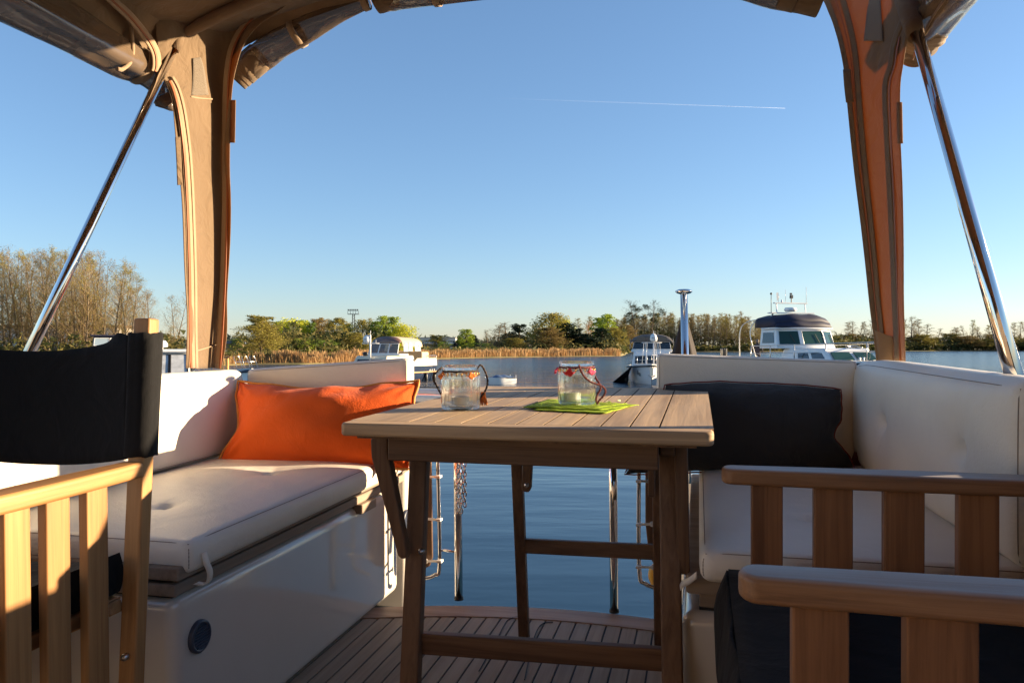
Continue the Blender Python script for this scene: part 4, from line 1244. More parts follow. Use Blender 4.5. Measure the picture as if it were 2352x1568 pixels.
# ================================================================== water, land
def watermat():
    m, t, p = new_mat('lake water')
    p.inputs['Base Color'].default_value = (.012, .035, .06, 1)
    p.inputs['Roughness'].default_value = .04
    p.inputs['IOR'].default_value = 1.33
    tc = N(t, 'ShaderNodeTexCoord')
    outs = []
    for sc, st, d in (((.7, 2.6, 1), .5, .05), ((3.2, 8.0, 1), .5, .012), ((.12, .5, 1), .5, .25)):
        mp = N(t, 'ShaderNodeMapping'); mp.inputs['Scale'].default_value = sc
        t.links.new(tc.outputs['Object'], mp.inputs['Vector'])
        nz = N(t, 'ShaderNodeTexNoise'); nz.inputs['Scale'].default_value = 1; nz.inputs['Detail'].default_value = 3; nz.inputs['Roughness'].default_value = .55
        t.links.new(mp.outputs[0], nz.inputs['Vector']); outs.append((nz.outputs['Fac'], d))
    acc = None
    for o, d in outs:
        mu = N(t, 'ShaderNodeMath', operation='MULTIPLY'); mu.inputs[1].default_value = d; t.links.new(o, mu.inputs[0])
        if acc is None: acc = mu.outputs[0]
        else:
            ad = N(t, 'ShaderNodeMath', operation='ADD'); t.links.new(acc, ad.inputs[0]); t.links.new(mu.outputs[0], ad.inputs[1]); acc = ad.outputs[0]
    bp = N(t, 'ShaderNodeBump'); bp.inputs['Distance'].default_value = 1.0
    sx_ = N(t, 'ShaderNodeSeparateXYZ'); t.links.new(tc.outputs['Object'], sx_.inputs[0])
    mr = N(t, 'ShaderNodeMapRange'); mr.interpolation_type = 'SMOOTHSTEP'
    mr.inputs['From Min'].default_value = 8; mr.inputs['From Max'].default_value = 80; mr.inputs['To Min'].default_value = .03; mr.inputs['To Max'].default_value = 1.0; bp.inputs['Distance'].default_value = 4.5
    t.links.new(sx_.outputs['Y'], mr.inputs['Value']); t.links.new(mr.outputs[0], bp.inputs['Strength'])
    m2 = N(t, 'ShaderNodeMapRange'); m2.interpolation_type = 'SMOOTHSTEP'; m2.inputs['From Min'].default_value = 15; m2.inputs['From Max'].default_value = 110; m2.inputs['To Min'].default_value = .03; m2.inputs['To Max'].default_value = .16
    t.links.new(sx_.outputs['Y'], m2.inputs['Value']); t.links.new(m2.outputs[0], p.inputs['Roughness'])
    t.links.new(acc, bp.inputs['Height']); t.links.new(bp.outputs[0], p.inputs['Normal'])
    return m
WATER_BUMP = 0.3
m = MB(); m.add([(-6000, -6000, 0), (6000, -6000, 0), (6000, 9000, 0), (-6000, 9000, 0)], [(0, 1, 2, 3)])
tag(m.build('water', watermat(), None), 'calm blue lake water with faint ripples reflecting the sky', kind='structure')

M_GRASS = mat('meadow', (.10, .10, .03), .9, var=.3, vscale=.3, bump=.5, bscale=3, col2=(.2, .15, .06))
SHORE = [(-900, 70), (-200, 82), (200, 84), (430, 88), (520, 94), (570, 98), (700, 100), (830, 111), (975, 139), (1100, 156), (1250, 171), (1425, 186), (1436, 215), (1445, 330), (1600, 338), (1760, 346), (2000, 384), (2200, 400), (2700, 430), (3600, 470)]
pts = [far(x, d) for x, d in SHORE]
m = MB()
sm = []
for i in range(len(pts) - 1):
    k = 10
    for j in range(k):
        p = pts[i].lerp(pts[i + 1], j / k); sm.append(p + Vector((0, 1.6 * noise.noise(Vector((p.x * .12, p.y * .12, 0))), 0)))
sm.append(pts[-1])
ex = []
offs = [(0, -.25), (.5, .12), (2.5, .35), (12, .5), (60, .8), (300, 1.0), (2500, 1.2)]
for o, z in offs:
    ex.append([Vector((p.x * (1 + o / p.y), p.y + o, z)) for p in sm])
for a in range(len(ex) - 1):
    n = len(sm)
    vs = ex[a] + ex[a + 1]
    m.add(vs, [(i, i + 1, n + i + 1, n + i) for i in range(n - 1)])
tag(m.build('far_shore', M_GRASS, None, smooth=True), 'low grassy lake shore running across the background', kind='structure')

def shore_y(x_px):
    for (a, da), (b, db) in zip(SHORE, SHORE[1:]):
        if a <= x_px <= b: return da + (db - da) * (x_px - a) / (b - a)
    return SHORE[-1][1]

# reeds: thousands of dry stems along the bank
def leafmat(name, col, objrand=.18, rough=.7, trans=.35, var=.35, vs=1.2):
    return mat(name, tuple(c * .75 for c in col), rough, vscale=vs, col2=tuple(min(1, c * 1.3) for c in col), objrand=objrand, trans=(trans, *[min(1, c * 1.2) for c in col]), spec=.2)
M_REED = leafmat('dry reeds', (.42, .26, .115), 0, trans=.25, vs=.35)
M_REEDG = leafmat('reed green', (.16, .15, .05), 0, trans=.25, vs=.5)
rr = random.Random(11)
m = MB()
def reed_span(x0, x1, n, depth, h0, h1, dens=1.0):
    for _ in range(n):
        xp = rr.uniform(x0, x1); d0 = shore_y(xp)
        d = d0 + .6 + depth * rr.random() ** 1.4
        h = rr.uniform(h0, h1) * (1 + .22 * noise.noise(Vector((xp * .02, d * .1, 0))) + .12 * noise.noise(Vector((xp * .13, d * .4, 4))))
        if noise.noise(Vector((xp * .035, d * .12, 9))) > .25: h *= .6
        h *= 1 + .28 * noise.noise(Vector((xp * .06, 3, 1)))
        p = far(xp, d, .05); w = .045 * d / 110
        lean = Vector((rr.gauss(-.10, .14), rr.gauss(0, .1), 0)) * h
        a = rr.uniform(0, 3.14); sx = Vector((math.cos(a), math.sin(a) * .6, 0)) * w
        mid = p + lean * .45 + Vector((0, 0, h * .62)); top = p + lean + Vector((0, 0, h * rr.uniform(.86, 1.05)))
        m.mi = 1 if rr.random() < .05 else 0
        m.add([p - sx, p + sx, mid - sx, mid + sx, top], [(0, 1, 3, 2), (2, 3, 4)])
        if rr.random() < .5:    # plume
            q = sx * 2.0
            m.add([top + Vector((0, 0, -.35)) - q, top + Vector((0, 0, -.35)) + q, top + lean * .25 + Vector((0, 0, .12))], [(0, 1, 2)])
reed_span(600, 830, 7000, 8, 1.05, 1.7)
reed_span(830, 1120, 7000, 14, 1.1, 1.7)
reed_span(1120, 1425, 7500, 18, 1.2, 1.85)
reed_span(380, 600, 2500, 10, .6, 1.5)
m.mi = 0
tag(m.build('reeds', [M_REED, M_REEDG], None), 'belt of dry golden reeds along the far bank', 'reeds', kind='stuff')
# low green-brown bank growth and brush
M_BRUSH = leafmat('brush', (.15, .13, .04), 0, vs=.4)
M_BRUSHD = leafmat('dark brush', (.05, .06, .018), 0, vs=.4)
m = MB()
def brush(x0, x1, n, d0, d1, h, sz=.35, dark=.5, clump=.02, base=None):
    for _ in range(n):
        xp = rr.uniform(x0, x1); d = rr.uniform(d0, d1) if base is None else shore_y(xp) + rr.uniform(d0, d1)
        hh = h * (.45 + .9 * abs(noise.noise(Vector((xp * clump, d * .03, 2)))) + .4 * rr.random())
        p = far(xp, d, .3 + hh * rr.random() ** .8)
        s = sz * rr.uniform(.5, 1.3)
        q = [p + Vector((rr.gauss(0, s), rr.gauss(0, s), rr.gauss(0, s * .8))) for _ in range(3)]
        m.mi = 1 if rr.random() < dark else 0
        m.add(q, [(0, 1, 2)])
brush(-300, 420, 9000, 3, 22, 3.2, .22, .35, base=1)
brush(500, 620, 2600, 1, 10, 1.4, .22, .5, base=1)
brush(600, 1430, 6000, 22, 40, 1.8, .4, .55, base=1)
brush(600, 950, 6000, 26, 60, 5.0, .4, .45, base=1)
brush(1225, 1440, 4000, 24, 50, 4.0, .4, .6, base=1)
brush(1430, 2000, 7000, 1, 12, 2.6, .5, .6, base=1)
brush(1430, 2000, 9000, 14, 60, 9, .55, .5, base=1)
brush(1900, 2900, 6000, 20, 60, 8, .6, .7, base=1)
brush(1900, 2900, 16000, 1, 18, 5.2, .55, .6, base=1)
m.mi = 0
tag(m.build('undergrowth', [M_BRUSH, M_BRUSHD], None), 'brushwood and undergrowth at the foot of the shore trees', 'undergrowth', kind='stuff')
# remote woodland along the horizon behind everything
m = MB()
M_FARW = leafmat('remote woods', (.07, .085, .06), 0, vs=.05)
for _ in range(9000):
    xp = rr.uniform(-400, 1450) ; d = rr.uniform(700, 900)
    hh = 13 * (.55 + .5 * abs(noise.noise(Vector((xp * .012, 1, 2)))) + .25 * noise.noise(Vector((xp * .1, 3, 2))))
    p = far(xp, d, 1 + hh * rr.random()); s = 2.4
    m.add([p + Vector((rr.gauss(0, s), rr.gauss(0, s), rr.gauss(0, s))) for _ in range(3)], [(0, 1, 2)])
tag(m.build('remote_woods', M_FARW, None), 'thin line of remote woods on the horizon', 'woods', kind='stuff')

# ================================================================== trees
M_BARK = mat('grey brown bark', (.17, .13, .085), .9, var=.35, vscale=1.5, objrand=.2)
M_TWIG = mat('twigs', (.19, .13, .065), .9, var=.3, vscale=.5, objrand=.2)
M_TWIGD = mat('dark twigs', (.065, .05, .03), .9, var=.3, vscale=.5, objrand=.2)
L_OLIVE = leafmat('olive budding leaves', (.27, .235, .05))
L_BROWN = leafmat('brown budding twigs', (.24, .175, .06))
L_YEL = leafmat('yellow green willow leaves', (.44, .45, .03))
L_YG = leafmat('fresh green leaves', (.27, .34, .04))
L_GREEN = leafmat('mid green leaves', (.15, .22, .035))
L_DARK = leafmat('dark needles', (.018, .032, .014), trans=.1)
L_RUST = leafmat('rusty buds', (.30, .15, .045))
L_MIST = leafmat('mistletoe', (.03, .045, .012), trans=.1)

def quadpts(p, s, r):
    a = Vector((r.gauss(0, 1), r.gauss(0, 1), r.gauss(0, 1))).normalized() * s
    b = a.cross(Vector((r.gauss(0, 1), r.gauss(0, 1), r.gauss(0, 1)))).normalized() * s * r.uniform(.4, .8)
    return [p - a, p - b, p + a, p + b]

def bare_tree(seed, h, crown0=.25, spread=.2, nb=34, leaf=0, lsz=.12, multi=1, twig=.028, droop=.0, levels=3, narrow=1.0):
    """upright leafless tree: trunk mesh and crown mesh (branches, twigs, buds); unit metres"""
    r = random.Random(seed); T = MB(); Cn = MB()
    for s in range(multi):
        lean = Vector((r.uniform(-.05, .05) * (1 + multi), r.uniform(-.05, .05) * (1 + multi), 0)) * h
        hh = h * r.uniform(.86, 1) if s else h
        off = Vector((r.uniform(-.3, .3), r.uniform(-.3, .3), 0)) * (multi - 1)
        pts = []
        for k in range(11):
            t = k / 10
            pts.append(off + lean * t ** 1.3 + Vector((.10 * h * .12 * noise.noise(Vector((t * 3, seed, s))), .10 * h * .12 * noise.noise(Vector((t * 3, seed + 9, s))), hh * t - .3)))
        rad = [.011 * h * (1 - k / 10.5) ** .9 + .012 for k in range(11)]
        T.tube(pts, rad, 6)
        def at_t(t):
            f = t * 10; i = min(9, int(f)); return pts[i].lerp(pts[i + 1], f - i)
        for b in range(nb // multi):
            t = crown0 + (1 - crown0) * ((b + r.random()) / (nb / multi)) ** .9
            t = min(t, .985)
            p = at_t(t); az = r.uniform(0, 2 * math.pi)
            L = h * spread * (1.15 - t) ** .7 * r.uniform(.6, 1.2) * narrow
            up = r.uniform(.35, .95)
            d = Vector((math.cos(az), math.sin(az), up)).normalized()
            branch(Cn, r, p, d, L, .004 * h * (1.2 - t), 0, levels, leaf, lsz, twig, droop)
        # top whisk
        for b in range(4):
            az = r.uniform(0, 6.28)
            branch(Cn, r, at_t(.96), Vector((math.cos(az) * .3, math.sin(az) * .3, 1)).normalized(), h * .08, .02, 1, levels, leaf, lsz, twig, droop)
    return T, Cn

def branch(Cn, r, p, d, L, rad, lev, levels, leaf, lsz, twig, droop):
    n = 4 if lev == 0 else 3
    pts = [p]; dd = d.copy()
    for k in range(n):
        dd = (dd + Vector((r.gauss(0, .16), r.gauss(0, .16), r.gauss(.10 - droop, .12)))).normalized()
        pts.append(pts[-1] + dd * L / n)
    Cn.mi = 0
    if lev == 0: Cn.tube(pts, [max(rad * (1 - k / (n + .5)), .01) for k in range(n + 1)], 3, cap=False)
    else:
        w = max(twig * (1 - .25 * lev), .008)
        a = r.uniform(0, 6.28); sd = Vector((math.cos(a), math.sin(a), 0)) * w * .5
        vs = []
        for k, q in enumerate(pts):
            f = 1 - .8 * k / n; vs += [q - sd * f, q + sd * f]
        Cn.add(vs, [(2 * k, 2 * k + 1, 2 * k + 3, 2 * k + 2) for k in range(n)])
    if lev < levels - 1:
        kids = (6 if lev == 0 else 4)
        for c in range(kids):
            t = .25 + .72 * (c + r.random()) / kids
            f = t * n; i = min(n - 1, int(f)); q = pts[i].lerp(pts[i + 1], f - i)
            ax = Vector((r.gauss(0, 1), r.gauss(0, 1), r.gauss(.2, .6))).normalized()
            nd = (dd * .75 + ax * .8).normalized()
            branch(Cn, r, q, nd, L * r.uniform(.35, .6), rad * .5, lev + 1, levels, leaf, lsz, twig, droop)
    if leaf and lev >= 1:
        Cn.mi = 1
        for k in range(leaf):
            q = pts[r.randint(1, n)] + Vector((r.gauss(0, .12), r.gauss(0, .12), r.gauss(0, .1)))
            Cn.add(quadpts(q, lsz * r.uniform(.6, 1.3), r), [(0, 1, 2, 3)])
        Cn.mi = 0

def leafy_tree(seed, h, w, lsz=.17, n=5200, base=.12, shape='round', droop=0.0, clumps=26, gaps=.35):
    """trunk with limbs and a crown of leaf clumps filling an uneven outline"""
    r = random.Random(seed); T = MB(); Cn = MB()
    T.tube([(0, 0, -.3), (.02 * h, 0, h * .3), (-.01 * h, .01 * h, h * .62), (0, 0, h * .86)], [.022 * h, .016 * h, .010 * h, .004 * h], 7)
    cl = []
    for c in range(clumps):
        t = base + (1 - base) * ((c + r.random()) / clumps)
        if shape == 'round': rad = math.sin(math.pi * min(.97, .12 + .80 * (t - base) / (1 - base) + .05)) ** .6
        elif shape == 'cone': rad = (1.04 - t) ** .8 * 1.1
        else: rad = min(1, (t - base) * 4 + .3) * (1.02 - t) ** .35
        rad *= w / 2
        az = c * 2.4 + r.uniform(-.4, .4); q = rad * r.uniform(.35, .86)
        ctr = Vector((math.cos(az) * q, math.sin(az) * q, h * t))
        if shape == 'cone': sz = w * .13 + rad * .22
        else: sz = w * r.uniform(.12, .20)
        ctr.z = min(ctr.z, h - sz * .7)
        cl.append((ctr, sz))
        T.tube([(0, 0, max(.1, h * (t - .18))), ctr * .55 + Vector((0, 0, h * t * .42)), ctr], [.006 * h, .004 * h, .0015 * h], 4, cap=False)
    per = n // clumps
    for ctr, sz in cl:
        for k in range(per):
            v = Vector((r.gauss(0, 1), r.gauss(0, 1), r.gauss(0, 1))).normalized() * (r.random() ** .45) * sz
            if droop: v.z = v.z * (1.5 if v.z < 0 else .8) - droop * sz * r.random()
            if shape == 'cone': v.z *= .45; v.z -= .25 * math.hypot(v.x, v.y)
            p = ctr + v
            if noise.noise(p * (2.6 / max(w * .3, .5)) + Vector((seed, 0, 0))) < -gaps: continue
            Cn.mi = 1
            if p.z < .15: continue
            Cn.add(quadpts(p, lsz * r.uniform(.5, 1.2), r), [(0, 1, 2, 3)])
    Cn.mi = 0
    return T, Cn

PROTO = {}
def make_tree(key, T, Cn, leafm, twigm, kind):
    root = thing(kind, 'x', 'tree')
    T.build('trunk', M_BARK, root, smooth=True)
    Cn.build('crown', [twigm, leafm], root)
    PROTO[key] = [root, False, kind]
    return root
# twig width is set for the distance the kind is seen at
for i in range(4):
    T, Cn = bare_tree(20 + i, 15, crown0=.12, spread=.30, nb=66, leaf=2, lsz=.055, twig=.03, multi=1 + (i % 2))
    make_tree('grove%d' % i, T, Cn, L_OLIVE if i % 2 == 0 else L_BROWN, M_TWIG, 'alder_tree')
for i in range(4):
    T, Cn = bare_tree(40 + i, 18, crown0=.25, spread=.19, nb=64, leaf=1, lsz=.10, twig=.06, multi=1)
    make_tree('slim%d' % i, T, Cn, L_OLIVE if i < 2 else L_BROWN, M_TWIG if i != 3 else M_TWIGD, 'alder_tree')
for i in range(3):
    T, Cn = bare_tree(60 + i, 17, crown0=.22, spread=.15, nb=40, leaf=1, lsz=.08, twig=.055, multi=1)
    make_tree('gaunt%d' % i, T, Cn, L_BROWN, M_TWIGD, 'alder_tree')
for i in range(2):
    T, Cn = bare_tree(80 + i, 11, crown0=.05, spread=.32, nb=80, leaf=5, lsz=.10, twig=.05, multi=2)
    make_tree('brown%d' % i, T, Cn, L_OLIVE if i == 0 else L_BROWN, M_TWIG, 'bare_tree')
for i in range(2):
    T, Cn = bare_tree(90 + i, 17, crown0=.35, spread=.26, nb=46, leaf=0, twig=.055)
    make_tree('brownm%d' % i, T, Cn, L_BROWN, M_TWIGD, 'poplar_tree')
for key, mt_, shape, dr, cl, ls, n, kind in (('willow0', L_YEL, 'round', .9, 30, .17, 6500, 'willow_tree'), ('willow1', L_OLIVE, 'round', .6, 32, .17, 6500, 'willow_tree'), ('green0', L_YG, 'column', .2, 26, .17, 5000, 'poplar_tree'),
                                       ('green1', L_GREEN, 'column', .2, 24, .17, 4500, 'poplar_tree'), ('dark0', L_DARK, 'cone', 0, 34, .2, 5500, 'pine_tree'), ('dark1', L_DARK, 'column', 0, 22, .2, 4200, 'pine_tree'),
                                       ('rust0', L_RUST, 'round', 0, 16, .15, 2400, 'bare_tree'), ('bush0', L_GREEN, 'round', 0, 14, .16, 2600, 'bush'), ('bush1', L_YG, 'round', 0, 14, .16, 2600, 'bush')):
    T, Cn = leafy_tree(sum(map(ord, key)), 10, 7 if shape != 'column' else 4.6, lsz=ls, n=n, shape=shape, droop=dr, clumps=int(cl * 1.25), base=.05 if 'bush' not in key else .03, gaps=.30)
    make_tree(key, T, Cn, mt_, M_TWIG, kind)

def plant(key, x, top, d, label, group=None, wpx=None, base_z=.35, cat=None):
    """tree at picture column x whose top shows at row top, d metres away"""
    proto, used, kind = PROTO[key][:3]
    H = hgt(top, d) - base_z
    ch = [c for c in proto.children if c.name.startswith('crown')][0]
    if len(PROTO[key]) < 4:
        zs = [v.co.z for v in ch.data.vertices]; xs = sorted(v.co.x for v in ch.data.vertices)
        PROTO[key] += [max(zs), xs[int(len(xs) * .985)] - xs[int(len(xs) * .015)]]
    h0, w0 = PROTO[key][3:5]
    if not used:
        o = proto; PROTO[key][1] = True
    else:
        o = copy_tree(proto)
    s = H / h0; sx = (wpx * 1.2 * d / FPX) / w0 if wpx else s
    o.location = far(x, d, base_z); o.rotation_euler = (0, 0, rr.uniform(0, 6.28)); o.scale = (sx, sx, s)
    o['label'] = label; o['category'] = cat or ('bush' if kind == 'bush' else 'tree')
    if group: o['group'] = group
    elif 'group' in o: del o['group']
    return o
# ---- left grove (behind the black chair back)
G = 'tall bare trees of the grove on the left bank'
tops = [(-40, 575), (-5, 562), (28, 570), (58, 556), (92, 566), (120, 572), (150, 560), (172, 562), (205, 570), (232, 578), (258, 588), (283, 600), (300, 622), (318, 655), (10, 585), (78, 590), (138, 588), (190, 592), (244, 612), (225, 640), (60, 640), (110, 650), (165, 655), (-20, 600), (18, 562), (42, 575), (75, 565), (104, 558), (128, 562), (162, 575), (198, 577), (218, 574), (268, 600), (292, 640), (85, 660), (195, 650)]
for i, (x, t) in enumerate(tops):
    plant('grove%d' % (i % 4), x, t, 92 + (i * 37 % 23), 'tall thin bare tree of the dense spring grove on the left bank', G, base_z=.5)
plant('grove1', 345, 662, 96, 'shorter thin bare tree at the right end of the left grove', base_z=.4)
plant('grove3', 403, 662, 104, 'bare tree half hidden behind the left canopy post', base_z=.4)
plant('grove2', 385, 745, 98, 'small twiggy bare tree just right of the wooden chair post', base_z=.4)
# ---- wood behind the reeds, left of the cream cruiser
plant('green1', 545, 778, 190, 'low dark green tree at the left end of the middle wood', wpx=34)
plant('bush0', 562, 772, 150, 'rounded green bush left of the big olive tree', wpx=46)
plant('brown0', 597, 722, 114, 'big spreading olive brown tree standing alone in front of the middle wood', wpx=84)
plant('willow1', 604, 738, 120, 'olive tree right behind the big spreading tree', wpx=60)
plant('green0', 643, 738, 160, 'slender pale green tree left of the yellow willow', wpx=44)
plant('willow0', 668, 726, 150, 'bright yellow green willow, the left of the two biggest yellow crowns', wpx=66)
plant('green0', 695, 734, 158, 'yellow green tree touching the right side of the left willow', wpx=30)
plant('green1', 711, 739, 152, 'mid green tree between the left willow and the bare brown trees', wpx=34)
plant('brown1', 737, 728, 160, 'brown bare tree, leftmost of the brown cluster in the middle wood', wpx=46)
plant('slim2', 752, 730, 166, 'narrow bare tree in the middle of the brown cluster', wpx=26)
plant('brown0', 772, 728, 150, 'round bare brown tree in the middle of the wood', wpx=58)
plant('green0', 797, 742, 158, 'pale green tree just left of the floodlight mast', wpx=32)
plant('willow1', 832, 731, 156, 'olive tree just right of the floodlight mast', wpx=52)
plant('slim0', 848, 728, 165, 'thin leafing tree behind the olive tree right of the floodlight mast', wpx=26)
plant('green1', 862, 736, 152, 'mid green tree behind the cream cruiser mast', wpx=34)
plant('green0', 880, 724, 158, 'tall light green tree above the cream cruiser canopy', wpx=34)
plant('green0', 903, 726, 155, 'light green tree between the tall one and the right willow', wpx=32)
plant('willow0', 925, 739, 152, 'yellow green willow at the right end of the middle wood', wpx=52)
plant('willow1', 815, 762, 140, 'low olive shrubby tree behind the reeds below the floodlight mast', wpx=60)
plant('bush1', 700, 775, 128, 'pale green bush behind the reeds below the left willow', wpx=44)
plant('bush0', 745, 778, 130, 'green bush behind the reeds under the brown cluster', wpx=52)
plant('dark1', 790, 762, 145, 'dark tree under the brown cluster', wpx=36)
# ---- between cream cruiser and the right wood
plant('brown0', 1003, 768, 205, 'small twiggy brown bush tree in front of the white building', wpx=46)
plant('bush0', 1020, 783, 200, 'small green bush right below the white building', wpx=30)
plant('green0', 1071, 755, 205, 'small bright green pointed tree beside a dark pine', wpx=34)
plant('dark0', 1087, 768, 210, 'small dark pine right of the bright green pointed tree', wpx=30)
plant('dark1', 1052, 780, 215, 'small dark bush left of the bright green pointed tree', wpx=22)
plant('bush1', 1102, 786, 200, 'low yellow green bush above the reeds', wpx=66)
plant('gaunt0', 1120, 755, 250, 'thin bare tree left of the small brown wood', wpx=26)
plant('slim3', 1140, 744, 240, 'bare tree with dark twigs in the small brown wood', wpx=44)
plant('gaunt1', 1163, 738, 240, 'taller bare tree in the small brown wood', wpx=44)
plant('brown1', 1165, 765, 215, 'broad olive brown tree in front of the small brown wood', wpx=56)
plant('dark1', 1192, 742, 225, 'dark rounded pine at the right of the small brown wood', wpx=40)
plant('brown0', 1185, 775, 205, 'low brown tree under the dark rounded pine', wpx=44)
plant('gaunt2', 1214, 768, 300, 'small faint bare tree in the gap left of the big willow', wpx=22)
# ---- right wood
plant('willow1', 1268, 715, 215, 'biggest rounded olive willow at the left end of the right wood', wpx=86)
plant('willow0', 1288, 724, 222, 'yellowish crown on the right shoulder of the biggest willow', wpx=46)
plant('willow1', 1242, 752, 210, 'lower left lobe tree beside the biggest willow', wpx=40)
plant('brown1', 1263, 750, 200, 'round yellow olive bush tree in front of the biggest willow', wpx=62)
plant('dark1', 1301, 740, 214, 'tall dark conifer right of the biggest willow', wpx=46)
plant('dark1', 1322, 752, 212, 'dark conifer, second to the right of the biggest willow', wpx=42)
plant('dark0', 1342, 765, 210, 'spreading dark pine with layered branches', wpx=60)
plant('dark0', 1383, 752, 215, 'brown green pine in the middle of the right wood', wpx=62)
plant('dark1', 1362, 775, 208, 'low dark pine between two bigger ones', wpx=36)
plant('slim1', 1335, 728, 250, 'slender bare tree behind the dark conifers', wpx=26)
plant('slim0', 1350, 724, 252, 'slender budding tree behind the spreading pine', wpx=26)
plant('rust0', 1357, 736, 245, 'small rust orange crown among the pines', wpx=24)
plant('green0', 1376, 728, 240, 'yellow green birch left of the tall light birch', wpx=34)
plant('green0', 1396, 720, 236, 'tall light green birch in the right wood', wpx=36)
plant('willow0', 1385, 745, 238, 'low yellow green birch under the tall one', wpx=40)
plant('brown0', 1412, 750, 225, 'reddish brown bare tree right of the brown green pine', wpx=46)
plant('brown1', 1440, 745, 300, 'brown spreading bare tree left of the mistletoe trees', wpx=50)
G = 'slim bare trees of the long wood on the right bank'
for i in range(88):
    x = 1408 + i * 4.05 + rr.uniform(-2, 2)
    t = 724 + 6 * math.sin(i * .7) + rr.uniform(-6, 6)
    if x < 1450: t += 8
    if x > 1700: t += (x - 1700) * .35
    plant('slim%d' % (i % 4), x, t, 352 + (i * 29 % 40), 'slim upright bare tree of the long wood behind the steel post', G, wpx=20 + rr.uniform(-3, 5))
def mistletoe(x, t, d, label):
    o = plant('brownm%d' % (0 if x < 1480 else 1), x, t, d, label, wpx=44)
    m = MB(); r = random.Random(int(x))
    for k in range(9):
        c = Vector((r.gauss(0, 1.3), r.uniform(-1, 1), (.58 + .34 * (k + r.random()) / 9) * 17)); s = r.uniform(.45, .95)
        for q in range(220):
            v = Vector((r.gauss(0, 1), r.gauss(0, 1), r.gauss(0, 1))).normalized() * s * r.random() ** .4
            m.add(quadpts(c + v, .11, r), [(0, 1, 2, 3)])
    mi = m.build('mistletoe', L_MIST, o)
    return o
mistletoe(1464, 685, 330, 'tall bare tree with dark mistletoe balls, left one of the pair')
mistletoe(1498, 688, 328, 'tall bare tree with dark mistletoe balls, right one of the pair')
# ---- far right bank
G = 'scattered thin trees of the far right bank'
r2 = random.Random(5)
xs = [1838, 1850, 1862, 1948, 1960, 1972, 1990, 2002, 2014, 2030, 2050, 2070, 2080, 2094, 2104, 2113, 2128, 2148, 2184, 2198, 2222, 2233, 2244, 2258, 2276, 2290, 2310, 2330, 2344, 2360, 2378, 2400, 2430, 2460]
tp = [752, 748, 760, 738, 735, 740, 736, 732, 738, 745, 728, 730, 736, 724, 738, 730, 742, 752, 750, 755, 745, 732, 748, 752, 745, 752, 742, 738, 736, 735, 738, 742, 740, 745]
for i, (x, t) in enumerate(zip(xs, tp)):
    plant('gaunt%d' % (i % 3) if i % 3 else 'slim%d' % (i % 4), x, t, 410 + r2.uniform(0, 30), 'thin half bare tree on the far right bank beyond the water', G, wpx=20 + r2.uniform(-4, 8))
for i, x in enumerate(range(1850, 2480, 34)):
    plant('brown%d' % (i % 2), x + r2.uniform(-10, 10), 772 + r2.uniform(-8, 8), 404 + r2.uniform(0, 14), 'low bushy olive tree along the far right bank', 'low bushy trees of the far right bank', wpx=56)
for k, v in PROTO.items():
    if not v[1]:
        for c in list(v[0].children): bpy.data.objects.remove(c)
        bpy.data.objects.remove(v[0])
# ================================================================== buildings and mast far off
def windows_row(bld, mt, x0, x1, y, z0, z1, n, fr=.55):
    for i in range(n):
        m = MB(); c = x0 + (x1 - x0) * (i + .5) / n; w = (x1 - x0) / n * fr
        m.bb(c - w / 2, c + w / 2, y - .06, y + .02, z0, z1); m.build('window', mt, bld)
M_WIN = mat('dark window glass', (.04, .05, .06), .1)
M_PALE = mat('pale facade', (.62, .58, .52), .7, var=.05, vscale=.2)
d = 420
b = thing('office_building', 'long pale flat roofed building beyond the reeds right of the cream cruiser', 'building', loc=far(1000, d, 1))
x0, x1 = -46 * d / FPX, 46 * d / FPX
z0, z1 = hgt(797, d) - 1, hgt(776, d) - 1
m = MB(); m.bb(x0, x1, 0, 14, 0, z1); m.build('wall', M_PALE, b)
m = MB(); m.bb(x0 - .3, x1 + .3, -.3, 14.3, z1, z1 + .35); m.build('roof', mat('grey roof edge', (.35, .34, .33), .7), b)
for (a, c) in ((.02, .12), (.26, .42), (.44, .60), (.66, .78), (.82, .96)):
    windows_row(b, M_WIN, x0 + (x1 - x0) * a, x0 + (x1 - x0) * c, 0, z1 - 2.6, z1 - 1.5, 4, .6)
br = thing('road_bridge', 'dark road bridge deck with railing in front of the pale building', 'bridge', loc=far(1010, 360, 0))
k = 360 / FPX
m = MB(); m.bb(-60 * k, 50 * k, 0, 9, hgt(797, 360), hgt(790, 360)); m.build('deck', mat('dark steel girder', (.05, .07, .1), .6), br)
m = MB()
m.bb(-60 * k, 50 * k, 0, .1, hgt(786, 360), hgt(785.2, 360))
for i in range(56): m.bb((-60 + i * 2) * k, (-60 + i * 2 + .5) * k, 0, .1, hgt(790, 360), hgt(785.2, 360))
m.build('railing', mat('pale railing', (.4, .4, .38), .6), br)
for x in (-52, -20, 12, 44):
    m = MB(); m.bb(x * k - .5, x * k + .5, 2, 7, -.5, hgt(797, 360)); m.build('pier', M_PALE, br)
